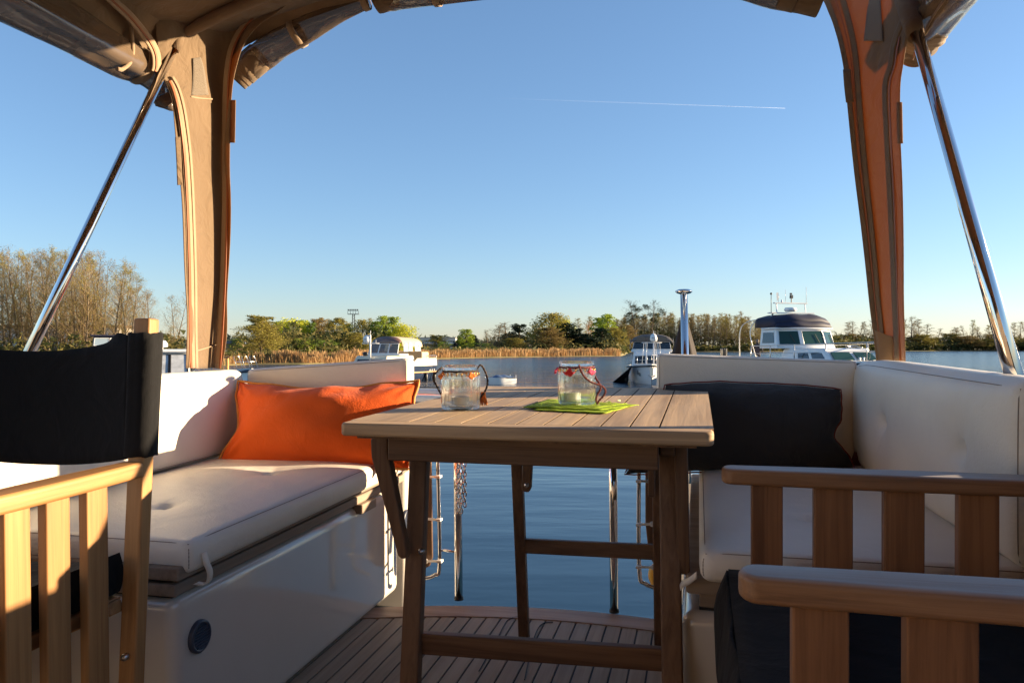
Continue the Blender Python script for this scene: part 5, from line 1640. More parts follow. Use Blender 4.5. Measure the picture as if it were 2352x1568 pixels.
# parked cars on the bridge road
r3 = random.Random(2)
cols_ = [(.7, .7, .7), (.5, .03, .03), (.05, .06, .09), (.6, .6, .62), (.75, .75, .74), (.2, .22, .25)]
M_CARS = [mat('car paint %d' % i, c, .3, coat=.5) for i, c in enumerate(cols_)]
cw = ['white', 'red', 'dark blue', 'silver', 'bright white', 'grey']
for i in range(15):
    ci = (i * 5 + i // 3) % 6
    c = thing('parked_car', 'tiny %s car parked on the bridge in front of the pale building' % cw[ci], 'car', loc=far(966 + i * 5.6, 364, hgt(789.5, 360)), group='cars parked on the bridge')
    m = MB(); m.prism([(-2 * .28, 0, .15), (2 * .28, 0, .15), (.56, 0, .5), (.4, 0, .58), (.25, 0, .85), (-.3, 0, .85), (-.5, 0, .55), (-.56, 0, .5)], (0, 3.6, 0)); m.build('body', M_CARS[ci], c, bevel=.05)
    m = MB(); m.bb(-.27, .27, -.02, .02, .58, .8); m.build('windscreen', M_WIN, c)
b = thing('boat_shed', 'low dark roofed shed at the left end of the middle wood', 'shed', loc=far(532, 300, 1))
k = 300 / FPX
m = MB(); m.bb(-16 * k, 14 * k, 0, 8, 0, hgt(789, 300) - 1); m.build('wall', mat('brown wall', (.22, .14, .1), .8), b)
m = MB(); m.prism([(-22 * k, -.5, hgt(789, 300) - 1), (16 * k, -.5, hgt(789, 300) - 1), (15 * k, -.5, hgt(782, 300) - 1), (-18 * k, -.5, hgt(784, 300) - 1)], (0, 9, 0)); m.build('roof', mat('slate roof', (.1, .12, .16), .6), b)
b = thing('apartment_building', 'long pale building seen through the left grove of bare trees', 'building', loc=far(140, 210, .5))
k = 210 / FPX
m = MB(); m.bb(-190 * k, 130 * k, 0, 12, 0, hgt(752, 210) - .5); m.build('wall', M_PALE, b)
m = MB(); m.bb(-192 * k, 132 * k, -.5, 12.5, hgt(752, 210) - .5, hgt(746, 210) - .5); m.build('roof', mat('brown roof', (.16, .1, .08), .8), b)
windows_row(b, M_WIN, -185 * k, 125 * k, 0, 2.6, 4.0, 26, .55)
b = thing('pavilion', 'low dark roofed house behind the brown wood in the centre', 'house', loc=far(1128, 290, .8))
k = 290 / FPX
m = MB(); m.bb(-16 * k, 16 * k, 0, 7, 0, hgt(792, 290) - .8); m.build('wall', mat('brown wall 2', (.2, .15, .12), .8), b)
m = MB(); m.prism([(-18 * k, -.5, hgt(792, 290) - .8), (18 * k, -.5, hgt(792, 290) - .8), (12 * k, -.5, hgt(786, 290) - .8), (-12 * k, -.5, hgt(786, 290) - .8)], (0, 8, 0)); m.build('roof', mat('dark roof', (.07, .06, .06), .8), b)
d = 300
fm = thing('floodlight_mast', 'lattice floodlight mast rising above the middle wood', 'mast', loc=far(812, d, .5))
z1 = hgt(722, d) - .5; M_STEEL = mat('galvanised lattice', (.10, .10, .10), .5, .3)
m = MB(); w = .55
for sx in (-1, 1):
    for sy in (-1, 1): m.beam((sx * w, sy * w, 0), (sx * w * .7, sy * w * .7, z1), .13, .13, (0, 1, 0))
for i in range(12):
    za, zc = z1 * i / 12, z1 * (i + 1) / 12
    m.beam((-w, -w, za), (w * .9, -w, zc), .09, .09, (0, 1, 0)); m.beam((w, -w, za), (-w * .9, -w, zc), .09, .09, (0, 1, 0))
m.build('lattice', M_STEEL, fm)
m = MB(); m.bb(-2.1, 2.1, -1, 1, z1, z1 + .2); m.bb(-2.1, 2.1, -1, -.9, z1 + 1.2, z1 + 1.32)
for x in (-2.05, -1, 0, 1, 2.05): m.bb(x - .07, x + .07, -1, -.9, z1, z1 + 1.3)
m.build('platform', M_STEEL, fm)
for i in range(6):
    m = MB(); m.box((-1.8 + i * .72, -1.1, z1 + 1.75), (.5, .3, .42), Matrix.Rotation(.4, 3, 'X')); m.build('floodlight', M_STEEL, fm)

# ================================================================== contrail
cv = new_mat('contrail vapour'); m_, t_, p_ = cv
p_.inputs['Base Color'].default_value = (.9, .9, .9, 1); p_.inputs['Roughness'].default_value = 1
trn = N(t_, 'ShaderNodeBsdfTransparent'); mx = N(t_, 'ShaderNodeMixShader')
tc = N(t_, 'ShaderNodeTexCoord'); sp_ = N(t_, 'ShaderNodeSeparateXYZ'); t_.links.new(tc.outputs['Generated'], sp_.inputs[0])
pw = N(t_, 'ShaderNodeMath', operation='POWER'); pw.inputs[1].default_value = 1.3; t_.links.new(sp_.outputs['X'], pw.inputs[0])
mu = N(t_, 'ShaderNodeMath', operation='MULTIPLY'); mu.inputs[1].default_value = .20; t_.links.new(pw.outputs[0], mu.inputs[0])
t_.links.new(mu.outputs[0], mx.inputs['Fac']); tl_ = N(t_, 'ShaderNodeBsdfTranslucent'); tl_.inputs['Color'].default_value = (1, 1, 1, 1); as_ = N(t_, 'ShaderNodeAddShader'); t_.links.new(p_.outputs[0], as_.inputs[0]); t_.links.new(tl_.outputs[0], as_.inputs[1])
t_.links.new(trn.outputs[0], mx.inputs[1]); t_.links.new(as_.outputs[0], mx.inputs[2]); t_.links.new(mx.outputs[0], t_.nodes['Material Output'].inputs['Surface'])
D = 20000
a = Vector(((1130 - CX) / FPX * D, D, hgt(224, D))); c = Vector(((1805 - CX) / FPX * D, D * 1.0, hgt(248, D)))
m = MB(); m.tube([a.lerp(c, k / 8) for k in range(9)], [9, 9, 9, 9, 8, 8, 7, 6, 3], 8)
tag(m.build('contrail', m_, None, smooth=True), 'thin white aircraft contrail across the blue sky', 'contrail', kind='stuff')
# ================================================================== moored boats
def heading(bx, by):
    """rotation so that local +y (bow) points along (bx, by)"""
    return math.atan2(-bx, by)
def hull_part(root, L0, L1, beam, f0, f1, mt, rake=.8, name='hull', deckmt=None, tum=1.0, stripe=None, smt=None, boot=None, bootm=None):
    """stern at y=L0, stem at y=L1; sheer f0 -> f1"""
    n = 22; secs = []
    for i in range(n + 1):
        t = i / n
        hb = beam / 2 * (1 - max(0, (t - .45) / .55) ** 2.2) * (.9 + .1 * min(1, t * 5))
        hb = max(hb, .02)
        sh = f0 + (f1 - f0) * t ** 2
        y = L0 + (L1 - L0) * t
        row = []
        for (fx, z) in ((0.02, -.5), (.62, -.35), (.86, 0), (.93, .30 * sh), (.97, .7 * sh), (1, sh)):
            zz = z
            fl = fx if t < .5 else fx ** (1 + 1.3 * (t - .5) * 2 * (1 - fx * .3))
            row.append((hb * fl, y + rake * max(0, zz) / sh * t ** 5 - .3 * t ** 6 * (1 if zz < 0 else 0), zz))
        secs.append(row)
    m = MB(); k = len(secs[0])
    for sgn in (1, -1):
        vs = [Vector((sgn * x, y, z)) for row in secs for x, y, z in row]
        fs = [(i * k + j, i * k + j + 1, (i + 1) * k + j + 1, (i + 1) * k + j) for i in range(n) for j in range(k - 1)]
        m.add(vs, fs)
    m.add([Vector((sg * x, y, z)) for sg in (1, -1) for x, y, z in secs[0]], [(0, 1, k + 1, k), (1, 2, k + 2, k + 1), (2, 3, k + 3, k + 2), (3, 4, k + 4, k + 3), (4, 5, k + 5, k + 4)])
    h = m.build(name, mt, root, smooth=True)
    m = MB()
    vs = [Vector((sg * row[-1][0] * .98, row[-1][1], row[-1][2] - .05)) for row in secs for sg in (1, -1)]
    m.add(vs, [(2 * i, 2 * i + 1, 2 * i + 3, 2 * i + 2) for i in range(n)])
    m.build('deck', deckmt or MAT['hullwhite'], root)
    if stripe is not None:
        for sgn in (1, -1):
            m = MB(); m.tube([Vector((sgn * (row[-1][0] * (1 - .03 * stripe)) + sgn * .02, row[-1][1], row[-1][2] - stripe)) for row in secs], .05, 8)
            m.build('rubbing_strake', smt, root, smooth=True)
    return secs
def rail(root, pts, posts_h, r=.018, every=1, mt=None, mid=True):
    m = MB(); top = [Vector(p) + Vector((0, 0, posts_h)) for p in pts]
    m.tube(spline(top, 5), r, 6)
    if mid: m.tube(spline([Vector(p) + Vector((0, 0, posts_h * .52)) for p in pts], 5), r * .6, 5)
    for p in pts[::every]: m.tube([Vector(p), Vector(p) + Vector((0, 0, posts_h))], r, 6)
    return m.build('guard_rail', mt or MAT['steel'], root, smooth=True)
def house(root, name, mt, x0, x1, y0, y1, z0, z1, inset=.12, rakef=.35, bev=.06):
    """deckhouse: top smaller than the foot, front face raked back"""
    m = MB()
    b = [(x0, y0), (x1, y0), (x1, y1), (x0, y1)]; t = [(x0 + inset, y0 + inset), (x1 - inset, y0 + inset), (x1 - inset, y1 - rakef), (x0 + inset, y1 - rakef)]
    m.add([(x, y, z0) for x, y in b] + [(x, y, z1) for x, y in t], [(3, 2, 1, 0), (4, 5, 6, 7), (0, 1, 5, 4), (1, 2, 6, 5), (2, 3, 7, 6), (3, 0, 4, 7)])
    return m.build(name, mt, root, bevel=bev, seg=3)
M_DARKW = mat('tinted boat window', (.02, .03, .035), .04, coat=1)
M_TEALW = mat('teal reflection windscreen', (.02, .055, .05), .12, spec=.25)  # teal reflection painted into the dark glass colour
M_NAVY = mat('navy canvas', (.006, .009, .034), .7, var=.2, vscale=3)
M_NAVYP = mat('navy paint', (.02, .03, .06), .15, coat=.7)
M_GREYC = mat('grey canvas', (.13, .12, .12), .8, var=.15, vscale=3)
M_BEIGEC = mat('beige boat canvas', (.50, .40, .27), .8, var=.1, vscale=3)
M_TAN = mat('tan strake', (.48, .30, .15), .5)
M_BLK = mat('black strake', (.012, .012, .014), .4)
M_CREAM = mat('cream paint', (.70, .62, .45), .25, coat=.5, var=.04, vscale=1)
def facepane(root, host, mt, quad, off, name='window', fr=None, frm=None):
    """thin pane over a bilinear patch given by 4 corners (bl, br, tr, tl), lifted by off"""
    bl, br, tr, tl = [Vector(p) for p in quad]; nrm = (br - bl).cross(tl - bl).normalized()
    m = MB(); m.prism([bl + nrm * off, br + nrm * off, tr + nrm * off, tl + nrm * off], nrm * -.03)
    o = m.build(name, mt, root, bevel=.02)
    if frm:
        m = MB(); P = [bl, br, tr, tl]; m.tube([p + nrm * off for p in P], fr, 5, closed=True); m.build('window_frame', frm, o)
    return o
def lerp2(q, s, t):
    bl, br, tr, tl = [Vector(p) for p in q]
    return (bl * (1 - s) + br * s) * (1 - t) + (tl * (1 - s) + tr * s) * t
def sub(q, s0, s1, t0, t1): return [lerp2(q, s0, t0), lerp2(q, s1, t0), lerp2(q, s1, t1), lerp2(q, s0, t1)]

# ---------------- the white boat with the name on its bow
eva = thing('motor_boat', 'white cabin cruiser with grey canopy seen bow on, name lettered on its bow', 'boat', loc=far(1497, 50.5, 0), rz=heading(-.18, -.983))
secs = hull_part(eva, -6, 4.0, 3.3, 1.0, 1.25, MAT['hullwhite'], rake=.6, stripe=.10, smt=M_BLK)
house(eva, 'cabin', MAT['hullwhite'], -1.25, 1.25, -4.6, 1.8, 1.0, 1.98, .12, .55)
q = [(1.13 * 1, 1.8 - .03, 1.16), (-1.13, 1.8 - .03, 1.16), (-1.10, 1.32, 1.80), (1.10, 1.32, 1.80)]
for a, b in ((.03, .32), (.37, .63), (.68, .97)): facepane(eva, None, M_DARKW, sub(q, a, b, .12, .86), .03)
house(eva, 'wheelhouse', MAT['hullwhite'], -1.35, 1.35, -4.7, .35, 1.95, 2.12, .03, .05)
q = [(1.3, .30, 2.1), (-1.3, .30, 2.1), (-1.18, -.05, 2.62), (1.18, -.05, 2.62)]
for a, b in ((.02, .33), (.35, .65), (.67, .98)): facepane(eva, None, M_DARKW, sub(q, a, b, .04, .96), .02, fr=.025, frm=MAT['hullwhite'])
# rounded grey canopy
m = MB()
def cf(i, j):
    a = math.pi * (.06 + .88 * i); x = -1.42 * math.cos(a) ; z = 2.05 + 1.08 * math.sin(a) ** .42
    return Vector((x, .05 - 3.6 * j - .5 * (1 - math.sin(a)) * 0, z - .06 * abs(2 * j - 1) ** 3))
m.grid(cf, 24, 8)
can = m.build('canopy', M_GREYC, eva, smooth=True, solid=.02)
m = MB(); m.add([cf(i / 24, 0) for i in range(25)] + [Vector((cf(i / 24, 0).x * .9, .05, 2.62)) for i in range(25)], [(i, i + 1, 26 + i, 25 + i) for i in range(24)])
m.build('canopy_front', M_GREYC, eva, smooth=True, solid=.01)
M_CL = clear('boat clear window', (.6, .6, .6), .5, (.2, .2, .2))
for a, b in ((-1.0, -.38), (-.33, .33), (.38, 1.0)):
    m = MB(); m.add([(b, .08, 2.66), (a, .08, 2.66), (a * .94, .08, 2.96), (b * .94, .08, 2.96)], [(0, 1, 2, 3)]); m.build('canopy_window', mat('smoky window', (.09, .085, .085), .1), can, solid=.01)
for sg in (-1, 1):
    m = MB(); m.add([(sg * 1.43, -.2, 2.15), (sg * 1.43, -1.6, 2.15), (sg * 1.40, -1.4, 2.85), (sg * 1.40, -.15, 2.85)], [(0, 1, 2, 3)]); m.build('canopy_window', MAT['hullwhite'], can, solid=.01)
m = MB(); m.tube([(-.12, 2.6, 1.15), (-.12, 2.6, 2.9)], .045, 10); m.tube([(-.12, 2.6, 2.9), (-.12, 2.6, 3.28)], .02, 6); m.tube([(-.62, 2.6, 2.55), (.62, 2.6, 2.55)], .025, 6)
for x in (-.6, -.3, .35, .6): m.tube([(x, 2.6, 1.2), (x * .8, 2.6, 2.55)], .012, 5)
mst = m.build('mast', MAT['hullwhite'], eva, smooth=True)
m = MB(); m.lathe([(.0001, .5), (.1, .47), (.19, .36), (.225, .2), (.22, .06), (.15, 0), (.0001, 0)], 20, (-.12, 2.6, 2.62)); rd = m.build('radome', MAT['hullwhite'], mst, smooth=True)
m = MB(); m.bb(-.24, 0, 2.815, 2.83, 2.84, 2.87); m.build('radome_band', M_NAVYP, rd)
for sg in (1, -1):
    rp = [Vector((sg * r_[-1][0] * .93, r_[-1][1], r_[-1][2])) for r_ in secs[9::3]] + ([Vector((0, secs[-1][-1][1], secs[-1][-1][2]))])
    rail(eva, rp, .55, .014)
m = MB(); c = Vector((0, secs[-1][-1][1] + .02, .72)); m.bb(c.x - .09, c.x + .09, c.y - .05, c.y + .12, .55, 1.05); m.tube([(-.22, c.y + .12, .62), (0, c.y + .16, .45), (.22, c.y + .12, .62)], .04, 6)
m.build('anchor', MAT['steel'], eva, smooth=False, bevel=.01)
def lettering(root, txt, loc, size, rot, mt, shear=.25, name='lettering'):
    cu = bpy.data.curves.new('t', 'FONT'); cu.body = txt; cu.size = size; cu.shear = shear; cu.extrude = .004
    to = bpy.data.objects.new('t', cu); COL.objects.link(to)
    me = bpy.data.meshes.new_from_object(to.evaluated_get(bpy.context.evaluated_depsgraph_get()))
    bpy.data.objects.remove(to); me.materials.clear(); me.materials.append(mt); me.name = name
    o = bpy.data.objects.new(name, me); COL.objects.link(o); o.parent = root; o.location = loc; o.rotation_euler = rot
    return o
def hull_at(secs, sgn, i, j=4):
    x, y, z = secs[i][j]; return Vector((sgn * x, y, z))
p = hull_at(secs, 1, 20, 3).lerp(hull_at(secs, 1, 20, 4), .5); p2 = hull_at(secs, 1, 18, 3).lerp(hull_at(secs, 1, 18, 4), .5)
# local +x is starboard; facing the bow from outside it lies on the viewer's left
tdir = (p - p2).normalized(); upv = (hull_at(secs, 1, 19, 4) - hull_at(secs, 1, 19, 3)).normalized(); nv = tdir.cross(upv).normalized()
if nv.x < 0: nv = -nv
xa = upv.cross(nv).normalized()
rotm = Matrix((xa, upv, nv)).transposed()
lettering(eva, 'Eva', p2.lerp(p, .02) + nv * .035, .42, rotm.to_euler(), M_BLK)
m = MB(); m.lathe([(.0001, .32), (.1, .25), (.15, .05), (.15, -.25), (.08, -.36), (.0001, -.38)], 14, (1.62, 1.1, .35)); m.build('fender', M_BLK, eva, smooth=True)
m = MB(); m.add([(1.2, 3.2, 1.1), (2.6, 1.0, -.1), (1.7, .2, -.1), (1.45, 1.2, 1.0)], [(0, 1, 2, 3)]); m.build('side_cover', mat('black tarp', (.012, .012, .014), .7), eva, solid=.02)

# ---------------- the big white yacht with navy canvas
big = thing('motor_yacht', 'big white motor yacht with navy canvas top and radar arch, moored at right', 'boat', loc=far(1870, 43.5, 0), rz=heading(.30, -.954))
secs = hull_part(big, -8.0, 5.4, 4.2, 1.35, 1.62, M_NAVYP, rake=.9, stripe=.06, smt=MAT['hullwhite'])
house(big, 'trunk_cabin', MAT['hullwhite'], -1.6, 1.6, -1, 3.4, 1.4, 2.22, .16, .9, .14)
q = [(1.6, -.6, 1.62), (1.6, 3.0, 1.62), (1.48, 2.4, 2.05), (1.48, -.6, 2.05)]
q2 = [(1.5, 3.33, 1.55), (-1.5, 3.33, 1.55), (-1.35, 2.72, 2.08), (1.35, 2.72, 2.08)]
for a, b in ((.04, .48), (.56, .97)): facepane(big, None, M_TEALW, sub(q2, a, b, .1, .85), .02)
for a, b in ((.05, .35), (.42, .7)): facepane(big, None, M_DARKW, [tuple(v) for v in sub([(1.59, 3.0, 1.6), (1.59, -.4, 1.6), (1.47, -.4, 2.05), (1.47, 2.5, 2.05)], a, b, .15, .85)], -.03 if False else .03)
# pilothouse: flat front of three raked windscreens plus side windows
fx, fz0, fz1 = 2.0, 2.2, 3.3
m = MB(); ins = .22
foot = [(-fx, -2.3), (fx, -2.3), (fx, -.62), (.78, .12), (-.78, .12), (-fx, -.62)]; top = [(-fx + .1, -2.25), (fx - .1, -2.25), (fx - .16, -.95), (.74, -.28), (-.74, -.28), (-fx + .16, -.95)]
n = 6
m.add([(x, y, fz0) for x, y in foot] + [(x, y, fz1) for x, y in top], [tuple(range(n - 1, -1, -1)), tuple(range(n, 2 * n))] + [(i, (i + 1) % n, n + (i + 1) % n, n + i) for i in range(n)])
ph = m.build('pilothouse', MAT['hullwhite'], big, bevel=.04, recalc=True)
def face(i):
    a, b = foot[i], foot[(i + 1) % n]; c, d = top[(i + 1) % n], top[i]
    return [(a[0], a[1], fz0), (b[0], b[1], fz0), (c[0], c[1], fz1), (d[0], d[1], fz1)]
for i in (2, 3, 4):
    fq = face(i)
    parts_ = ((.10, .90),) if i != 3 else ((.04, .96),)
    for a, b in parts_: 
        w_ = facepane(big, None, M_TEALW, sub(fq, a, b, .20, .90), .015, fr=.03, frm=MAT['steel'])
        c0, c1 = lerp2(fq, .72, .26), lerp2(fq, .45 + .1 * i * .5, .72); nn = (Vector(fq[1]) - Vector(fq[0])).cross(Vector(fq[3]) - Vector(fq[0])).normalized()
        m = MB(); m.tube([c0 + nn * .05, c1 + nn * .05], .018, 5); m.build('wiper', M_BLK, w_)
for i in (1, 5):
    fq = face(i); 
    for a, b in ((.15, .85),) : facepane(big, None, M_DARKW, sub(fq, a, b, .28, .84), .015)
m = MB(); m.prism([Vector((x * 1.07, y + (.14 if y > -3 else -.1), 3.3)) for x, y in top], (0, 0, .09)); m.build('roof', MAT['hullwhite'], big, bevel=.03, recalc=True)
m = MB()
def nf(i, j):
    a = math.pi * i; x = -1.86 * math.cos(a); e = math.sin(a)
    y = -.40 - 2.5 * j; z = 3.40 + .78 * (e ** .35) * (1 - .55 * max(0, 1 - j * 3.5) ** 2)
    y += -.6 * (1 - e) * max(0, 1 - j * 1.4) 
    return Vector((x * (1 - .03 * e), y, z + .02 * math.sin(i * 22)))
m.grid(nf, 30, 12)
m.add([nf(i / 30, 0) for i in range(31)] + [Vector((nf(i / 30, 0).x, nf(i / 30, 0).y + .16, 3.39)) for i in range(31)], [(i, i + 1, 32 + i, 31 + i) for i in range(30)])
m.build('canvas_top', M_NAVY, big, smooth=True, solid=.02)
m = MB()
for x in (-1.25, 1.25): m.tube([(x, -2.3, 3.9), (x, -2.0, 4.28)], .05, 8); m.tube([(x * .8, -2.0, 4.28), (x * .8, -2.05, 4.85)], .035, 8)
m.bb(-1.5, 1.5, -2.2, -1.8, 4.24, 4.31); m.bb(-1.15, 1.15, -2.15, -2.0, 4.83, 4.90)
arch = m.build('radar_arch', MAT['hullwhite'], big, bevel=.01)
m = MB(); m.lathe([(.0001, .26), (.3, .24), (.36, .16), (.36, .08), (.28, 0), (.0001, 0)], 24, (.05, -2.0, 4.36)); m.build('radome', MAT['hullwhite'], arch, smooth=True)
for x, z0, z1, r in ((1.35, 4.3, 5.4, .018), (.85, 4.9, 5.45, .012), (.35, 4.9, 5.65, .012), (-1.1, 4.9, 5.85, .014), (.62, 4.9, 5.05, .05)):
    m = MB(); m.tube([(x, -2.05, z0), (x, -2.05, z1)], r, 6)
    if x == 1.35: m.sphere((x, -2.05, z1), .07, 8)
    m.build('antenna', MAT['hullwhite'] if x != 1.35 else M_BLK, arch, smooth=True)
m = MB(); m.tube([(-.05, -2.05, 4.9), (-.05, -2.05, 5.2)], .03, 6); m.box((-.05, -2.05, 5.25), (.16, .12, .2)); m.box((-.02, -2.05, 5.42), (.1, .1, .1)); m.build('signal_lamp', M_BLK, arch)
m = MB(); m.add([(.95, -2.05, 4.98), (1.0, -2.05, 5.45), (.88, -2.05, 5.5), (.8, -2.05, 5.2), (.92, -2.05, 4.98)], [(0, 1, 2, 3, 4)]); m.build('pennant', MAT['hullwhite'], arch, solid=.01)
for sg in (1, -1):
    rp = [Vector((sg * r_[-1][0] * .95, r_[-1][1], r_[-1][2])) for r_ in secs[8::3]] + [Vector((0, secs[-1][-1][1] + .1, secs[-1][-1][2] + .05))]
    rail(big, rp, .95, .028)
m = MB(); m.tube(spline([(1.7, -3.0, 1.6), (1.85, -3.4, 3.0), (1.7, -3.2, 3.75), (1.3, -2.6, 3.95)], 6), .03, 6); m.tube(spline([(1.9, -4.4, 1.4), (1.95, -4.3, 3.2), (1.7, -3.9, 3.8), (1.2, -2.8, 3.95)], 6), .03, 6)
m.build('canopy_hoop', MAT['steel'], big, smooth=True)
m = MB(); m.tube([(-.4, 2.5, 2.26), (-.4, 2.0, 2.32), (-1.1, 2.0, 2.32), (-1.1, 2.5, 2.26)], .03, 6); m.build('grab_rail', MAT['steel'], big, smooth=True)
for x in (.35, .1):
    m = MB(); m.lathe([(.05, 0), (.07, .05), (.05, .1), (.07, .2), (.0001, .22)], 12, (x, 3.9, 1.55)); m.build('bollard', MAT['steel'], big, smooth=True)
m = MB(); m.bb(1.2, 1.9, -6.6, -5.8, 1.3, 1.75); m.bb(1.4, 1.7, -6.9, -6.5, 1.5, 2.2); m.build('outboard_motor', M_BLK, big, bevel=.06)

for yy in (-3.5, -1.0, 1.5):
    m = MB(); m.lathe([(.0001, .34), (.1, .26), (.14, .05), (.14, -.3), (.08, -.4), (.0001, -.42)], 14, (2.2, yy, .75)); m.tube([(2.2, yy, 1.05), (2.08, yy, 1.6)], .015, 5); m.build('fender', MAT['hullwhite'], big, smooth=True)
m = MB(); m.tube(spline([(.3, 5.3, 1.6), (.5, 6.3, .9), (.9, 7.6, .35), (1.4, 9.0, .05)], 6), .02, 6); m.build('mooring_line', M_BLK, big, smooth=True)
# person on the big yacht's aft deck (tiny)
def person(label, loc, rz, shirt, seated=False):
    root = thing('person', label, 'person', loc=loc, rz=rz)
    V_ = [(0, 0, .95), (0, 0, 1.2), (0, .02, 1.42), (0, 0, 1.55), (0, -.02, 1.66), (.2, 0, 1.38), (.28, -.04, 1.12), (.2, -.22, 1.0), (-.2, 0, 1.38), (-.28, -.04, 1.12), (-.2, -.2, .98), (.1, 0, .9), (.12, -.02, .48), (.12, 0, .06), (.12, -.14, .04), (-.1, 0, .9), (-.12, -.02, .48), (-.12, 0, .06), (-.12, -.14, .04)]
    E_ = [(0, 1), (1, 2), (2, 3), (3, 4), (2, 5), (5, 6), (6, 7), (2, 8), (8, 9), (9, 10), (0, 11), (11, 12), (12, 13), (13, 14), (0, 15), (15, 16), (16, 17), (17, 18)]
    rad = [.16, .15, .15, .06, .11, .07, .05, .035, .07, .05, .035, .1, .065, .045, .04, .1, .065, .045, .04]
    me = bpy.data.meshes.new('body'); me.from_pydata(V_, E_, [])
    me.materials.append(shirt)
    o = bpy.data.objects.new('body', me); COL.objects.link(o); o.parent = root
    sk = o.modifiers.new('skin', 'SKIN'); 
    me.skin_vertices or None
    for i, r_ in enumerate(rad): me.skin_vertices[0].data[i].radius = (r_, r_ * .8)
    me.skin_vertices[0].data[0].use_root = True
    s_ = o.modifiers.new('sub', 'SUBSURF'); s_.levels = 1; s_.render_levels = 1
    m = MB(); m.sphere((0, 0, 1.70), .1, 12, (1, 1.05, 1.1)); m.build('hair', mat('grey hair', (.2, .17, .15), .8), root, smooth=True)
    return root
try:
    person('small standing person in dark clothes at the stern of the big white yacht', far(1740, 46.5, .95), R(150), mat('dark jacket', (.05, .04, .05), .8))
except Exception as ex_:
    print('person failed', ex_)

# ---------------- cream cruiser with beige canopy
cr = thing('cabin_cruiser', 'cream cruiser with beige canopy and dark hull, moored left of centre', 'boat', loc=far(884, 50, 0), rz=heading(-.30, -.954))
secs = hull_part(cr, -5.4, 4.4, 3.0, .98, 1.2, M_NAVYP, rake=.6, stripe=.42, smt=M_TAN)
# upper cream bulwark
m = MB()
for sg in (1, -1):
    vs = []
    for row in secs[:14]:
        x, y, z = row[-1]; vs += [Vector((sg * x, y, z)), Vector((sg * x * .97, y, z + .52 if y < -1.5 else z + .3))]
    m.add(vs, [(2 * i, 2 * i + 1, 2 * i + 3, 2 * i + 2) for i in range(13)])
x, y, z = secs[0][-1]; m.add([(-x, y, z), (x, y, z), (x, y, z + .52), (-x, y, z + .52)], [(0, 1, 2, 3)])
m.build('bulwark', M_CREAM, cr, smooth=False, solid=.04)
house(cr, 'cabin', M_CREAM, -1.2, 1.2, -2.2, 2.3, 1.0, 1.72, .12, .5, .08)
q = [(1.0, 2.2, 1.2), (-1.0, 2.2, 1.2), (-.95, 1.9, 1.58), (.95, 1.9, 1.58)]
for a, b in ((.04, .46), (.54, .96)): facepane(cr, None, M_DARKW, sub(q, a, b, .2, .8), .04)
m = MB(); m.bb(-1.22, 1.22, -1.0, .32, 1.72, 1.84); m.build('coaming', MAT['hullwhite'], cr, bevel=.03)
q = [(1.05, .26, 1.84), (-1.05, .26, 1.84), (-.98, -.08, 2.50), (.98, -.08, 2.50)]
for a, b in ((.0, .32), (.34, .66), (.68, 1.0)): facepane(cr, None, M_CL, sub(q, a, b, .03, .97), .02, name='windscreen', fr=.03, frm=MAT['hullwhite'])
m = MB()
def cf2(i, j):
    a = math.pi * (.03 + .94 * i); e = math.sin(a); x = -1.12 * math.cos(a) * (1 + .05 * j)
    z = 1.85 + 1.12 * e ** .38 * (1 - .05 * j * j)
    y = -.30 - 3.0 * j
    return Vector((x, y, z))
m.grid(cf2, 30, 10)
can = m.build('canopy', M_BEIGEC, cr, smooth=True, solid=.02)
m = MB(); top_ = [cf2(i / 30, 0) for i in range(3, 28)]
m.add(top_ + [Vector((p_.x * .92, -.06, 2.50)) for p_ in top_], [(i, i + 1, 26 + i, 25 + i) for i in range(24)])
m.build('canopy_window', mat('brownish clear', (.16, .09, .07), .15, coat=.6), can, smooth=True, solid=.01)
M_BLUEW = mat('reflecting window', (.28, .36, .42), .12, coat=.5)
for (y0, y1, za, zb, cut) in ((-.35, -1.05, 1.98, 2.55, .4), (-1.15, -1.7, 2.0, 2.62, .1), (-2.1, -3.0, 2.0, 2.62, .1)):
    for sg in (1, -1):
        xx = 1.165
        m = MB(); m.prism([Vector((sg * xx, y0, za)), Vector((sg * (xx + .02), y1, za)), Vector((sg * (xx - .03), y1, zb - .05)), Vector((sg * (xx - .06), (y0 + y1) / 2, zb)), Vector((sg * (xx - .05), y0 - cut * .2, zb - cut * .6))], (sg * .02, 0, 0)); m.build('side_window', M_BLUEW, can)
m = MB(); m.bb(-1.2, 1.2, -4.4, -3.2, 1.4, 1.95); m.build('aft_dodger', M_BEIGEC, cr, bevel=.1)
for i in range(3):
    for sg in (1, -1):
        row = secs[1 + i]; c = Vector((sg * (row[3][0] + row[4][0]) / 2 * 1.01, row[3][1], .74))
        m = MB(); m.lathe([(.0001, 0), (.11, 0), (.13, -.01)], 14, c, rot=Matrix.Rotation(sg * math.pi / 2, 3, 'Y')); m.lathe([(.0001, .02), (.12, .015), (.13, -.02)], 14, c, rot=Matrix.Rotation(sg * math.pi / 2, 3, 'Y')); m.build('porthole', MAT['hullwhite'], cr, smooth=True)
rp = [Vector((s_[0] * .96, s_[1], s_[2] + .5)) for s_ in (secs[0][-1], secs[1][-1], secs[2][-1], secs[3][-1])]
for sg in (1, -1): rail(cr, [Vector((sg * p_.x, p_.y, p_.z)) for p_ in rp], .22, .02, mid=False)
m = MB(); m.tube([(0, 2.0, 1.5), (0, 2.0, 3.05)], .055, 10); m.tube([(0, 2.0, 3.05), (-.02, 2.0, 3.3)], .02, 6); m.tube([(-.62, 2.0, 2.50), (.55, 2.0, 2.50)], .03, 8)
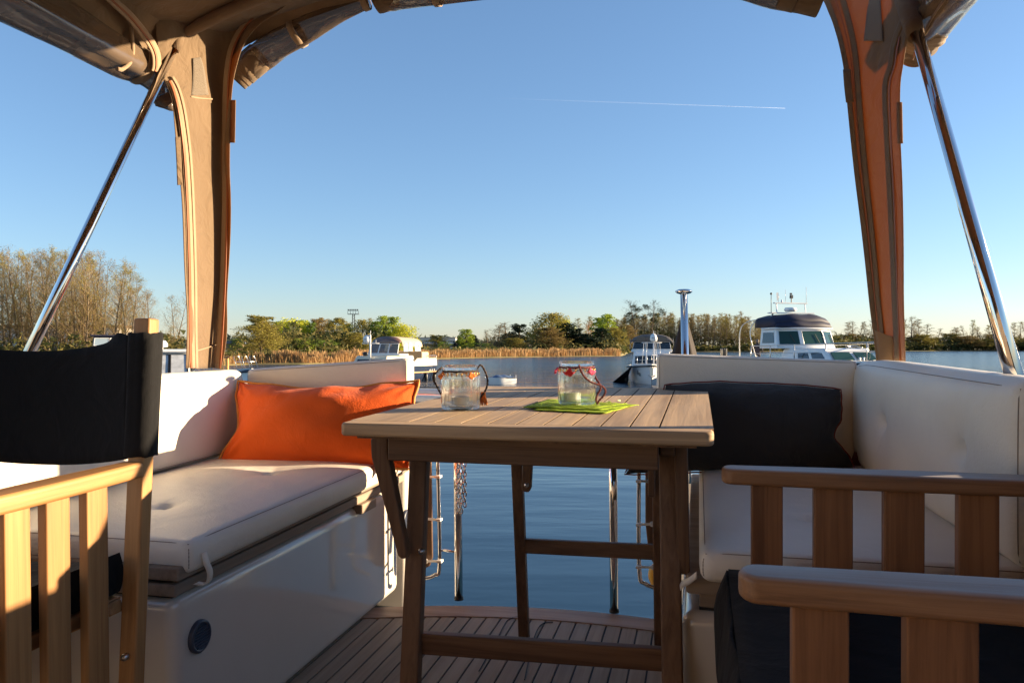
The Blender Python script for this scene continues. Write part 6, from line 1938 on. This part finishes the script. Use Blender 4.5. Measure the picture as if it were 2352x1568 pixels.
m.tube([(.5, 2.0, 2.5), (.5, 2.0, 3.2)], .008, 5); m.tube([(-.4, 2.0, 2.5), (-.4, 2.0, 2.72)], .015, 5)
mst = m.build('mast', MAT['hullwhite'], cr, smooth=True)
m = MB(); m.lathe([(.0001, .5), (.12, .47), (.2, .36), (.22, .2), (.21, .06), (.0001, 0)], 20, (.24, 2.0, 2.53)); rd = m.build('radome', MAT['hullwhite'], mst, smooth=True)
m = MB(); m.bb(.16, .32, 2.2, 2.225, 2.74, 2.78); m.build('radome_band', M_NAVYP, rd)
m = MB(); m.sphere((.55, 1.6, 1.85), .14, 12, (1.4, 1, 1)); m.build('searchlight', M_BLK, cr, smooth=True)
for yy in (-4.6, -3.2):
    m = MB(); m.lathe([(.0001, .3), (.09, .24), (.12, .05), (.12, -.25), (.07, -.36), (.0001, -.38)], 14, (-1.5, yy, .25)); m.tube([(-1.5, yy, .5), (-1.45, yy, 1.0)], .012, 5); m.build('fender', M_BLK, cr, smooth=True)

# ---------------- boats behind the black chair back
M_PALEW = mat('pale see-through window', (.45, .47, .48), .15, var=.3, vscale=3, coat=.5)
b = thing('cabin_boat', 'white cabin boat with dark framed windows right of the wooden chair post', 'boat', loc=far(372, 30, 0), rz=heading(.35, -.94))
hull_part(b, -5, 3.4, 2.8, 1.0, 1.2, MAT['hullwhite'], stripe=.1, smt=M_NAVYP)
house(b, 'cabin', MAT['hullwhite'], -1.1, 1.1, -3.2, 1.2, 1.0, 2.08, .14, .75, .05)
fq = [(1.02, 1.12, 1.2), (-1.02, 1.12, 1.2), (-.95, .50, 2.02), (.95, .50, 2.02)]
for a, c in ((.02, .32), (.35, .65), (.68, .98)): facepane(b, None, M_PALEW, sub(fq, a, c, .05, .95), .03, fr=.035, frm=M_BLK)
fq = [(-1.08, 1.0, 1.3), (-1.08, -2.9, 1.3), (-.98, -2.8, 1.98), (-.98, .45, 1.98)]
for a, c in ((.02, .3), (.34, .62), (.66, .96)): facepane(b, None, M_PALEW, sub(fq, a, c, .05, .95), .03, fr=.035, frm=M_BLK)
m = MB(); m.bb(-1.12, 1.12, -3.3, .62, 2.08, 2.20); m.build('roof', MAT['hullwhite'], b, bevel=.04)
m = MB(); m.lathe([(.0001, .3), (.14, .27), (.22, .15), (.22, .04), (.0001, 0)], 18, (.0, .1, 2.26)); m.tube([(0, .1, 2.18), (0, .1, 2.28)], .05, 8); m.build('radome', MAT['hullwhite'], b, smooth=True)
b = thing('wheelhouse_boat', 'boat with navy wheelhouse and pale windows showing above the black chair back', 'boat', loc=far(252, 62, 0), rz=heading(.45, -.89))
hull_part(b, -6, 4, 3.2, 1.1, 1.4, M_NAVYP, stripe=.1, smt=MAT['hullwhite'])
house(b, 'wheelhouse', M_NAVYP, -1.25, 1.25, -3.6, 1.0, 1.2, 3.12, .12, .35, .05)
fq = [(1.2, .95, 2.35), (-1.2, .95, 2.35), (-1.13, .68, 3.0), (1.13, .68, 3.0)]
for a, c in ((.04, .48), (.52, .96)): facepane(b, None, M_BLUEW, sub(fq, a, c, .05, .95), .03, fr=.03, frm=MAT['hullwhite'])
fq = [(-1.22, .8, 2.35), (-1.22, -3.4, 2.35), (-1.15, -3.3, 3.0), (-1.15, .5, 3.0)]
for a, c in ((.04, .3), (.34, .6), (.64, .94)): facepane(b, None, M_BLUEW, sub(fq, a, c, .05, .95), .03, fr=.03, frm=MAT['hullwhite'])
m = MB(); m.bb(-1.35, 1.35, -3.7, .95, 3.12, 3.24); m.build('roof', M_NAVY, b, bevel=.04)
b = thing('small_boat', 'low white boat bow with a folded steel ladder right of the left canopy post', 'boat', loc=far(548, 26, 0), rz=heading(.5, -.86))
hull_part(b, -4.5, 1.6, 2.0, 1.35, 1.62, MAT['hullwhite'], rake=.4, stripe=.08, smt=M_NAVYP)
m = MB()
for x in (-.55, -.3, -.05): m.tube([(x, .4, 1.62), (x + .14, .5, 1.98), (x + .30, .5, 1.98), (x + .18, .4, 1.62)], .014, 6)
m.tube([(-.5, .45, 1.8), (.2, .45, 1.8)], .012, 5); m.build('boarding_ladder', MAT['steel'], b, smooth=True)
b = thing('mooring_post', 'pair of yellow wooden mooring posts beside the left canopy post', 'posts', loc=far(516, 27, 0))
for x in (-.09, .09):
    m = MB(); m.bb(x - .045, x + .045, -.05, .05, -.5, hgt(818, 27)); m.build('post', mat('yellow wood', (.5, .28, .08), .7), b, bevel=.01)
m = MB(); m.bb(-.2, .2, -.06, -.02, 1.9, 1.96); m.build('crosspiece', mat('brown wood bar', (.2, .1, .04), .7), b)
b = thing('dinghy', 'small white dinghy with a blue cover afloat between the two jars', 'dinghy', loc=far(1150, 47.5, 0), rz=heading(-.90, -.44))
hull_part(b, -.9, .9, .95, .34, .46, MAT['hullwhite'], rake=.15, deckmt=MAT['hullwhite'])
m = MB(); m.grid(lambda i, j: Vector(((i - .5) * .95 * (1 - max(0, j - .5) ** 2 * 3), -.85 + 1.6 * j, .42 + .14 * math.sin(i * math.pi) * math.sin(j * math.pi) + .02 * math.sin(j * 20))), 10, 14); m.build('cover', mat('blue boat cover', (.07, .12, .22), .6), b, smooth=True, solid=.01)
m = MB(); m.tube([(-.4, -.85, .3), (-.4, -.85, .55)], .02, 6); m.tube([(.4, -.85, .3), (.4, -.85, .55)], .02, 6); m.build('post', MAT['hullwhite'], b)
# tender with orange floor hanging behind the stern
cpos = at(968, 912, v=3.6)
t_ = thing('tender', 'cream rimmed tender with an orange floor behind the left jar', 'dinghy', loc=cpos, rz=R(-8), frame=B)
m = MB(); m.tube([(.36 * math.cos(a) * 1.0, .20 * math.sin(a), .0) for a in [2 * math.pi * i / 30 for i in range(30)]], .03, 10, closed=True); m.build('rim_tube', MAT['vinyl'], t_, smooth=True)
m = MB(); m.lathe([(.0001, .0), (1, .0), (1.0, -.02)], 30, (.03, 0, .005), fr=lambda a, z: 1 / math.sqrt((math.cos(a) / .27) ** 2 + (math.sin(a) / .13) ** 2) if z > -.1 else 1); m.build('floor', mat('orange vinyl', (.75, .12, .02), .5), t_, smooth=True)
m = MB(); m.tube([(.40 * math.cos(a), .235 * math.sin(a), -.02) for a in [2 * math.pi * i / 30 for i in range(30)]], .018, 8, closed=True); m.build('rubbing_band', MAT['rubber'], t_, smooth=True)
# jetty line: dark floating boom with a steel basket
m = MB(); m.tube([far(900, 41, .12), far(1010, 41, .12)], .05, 8)
tag(m.build('floating_boom', M_BLK, None, smooth=True), 'thin black floating boom on the water left of the left jar', 'boom')
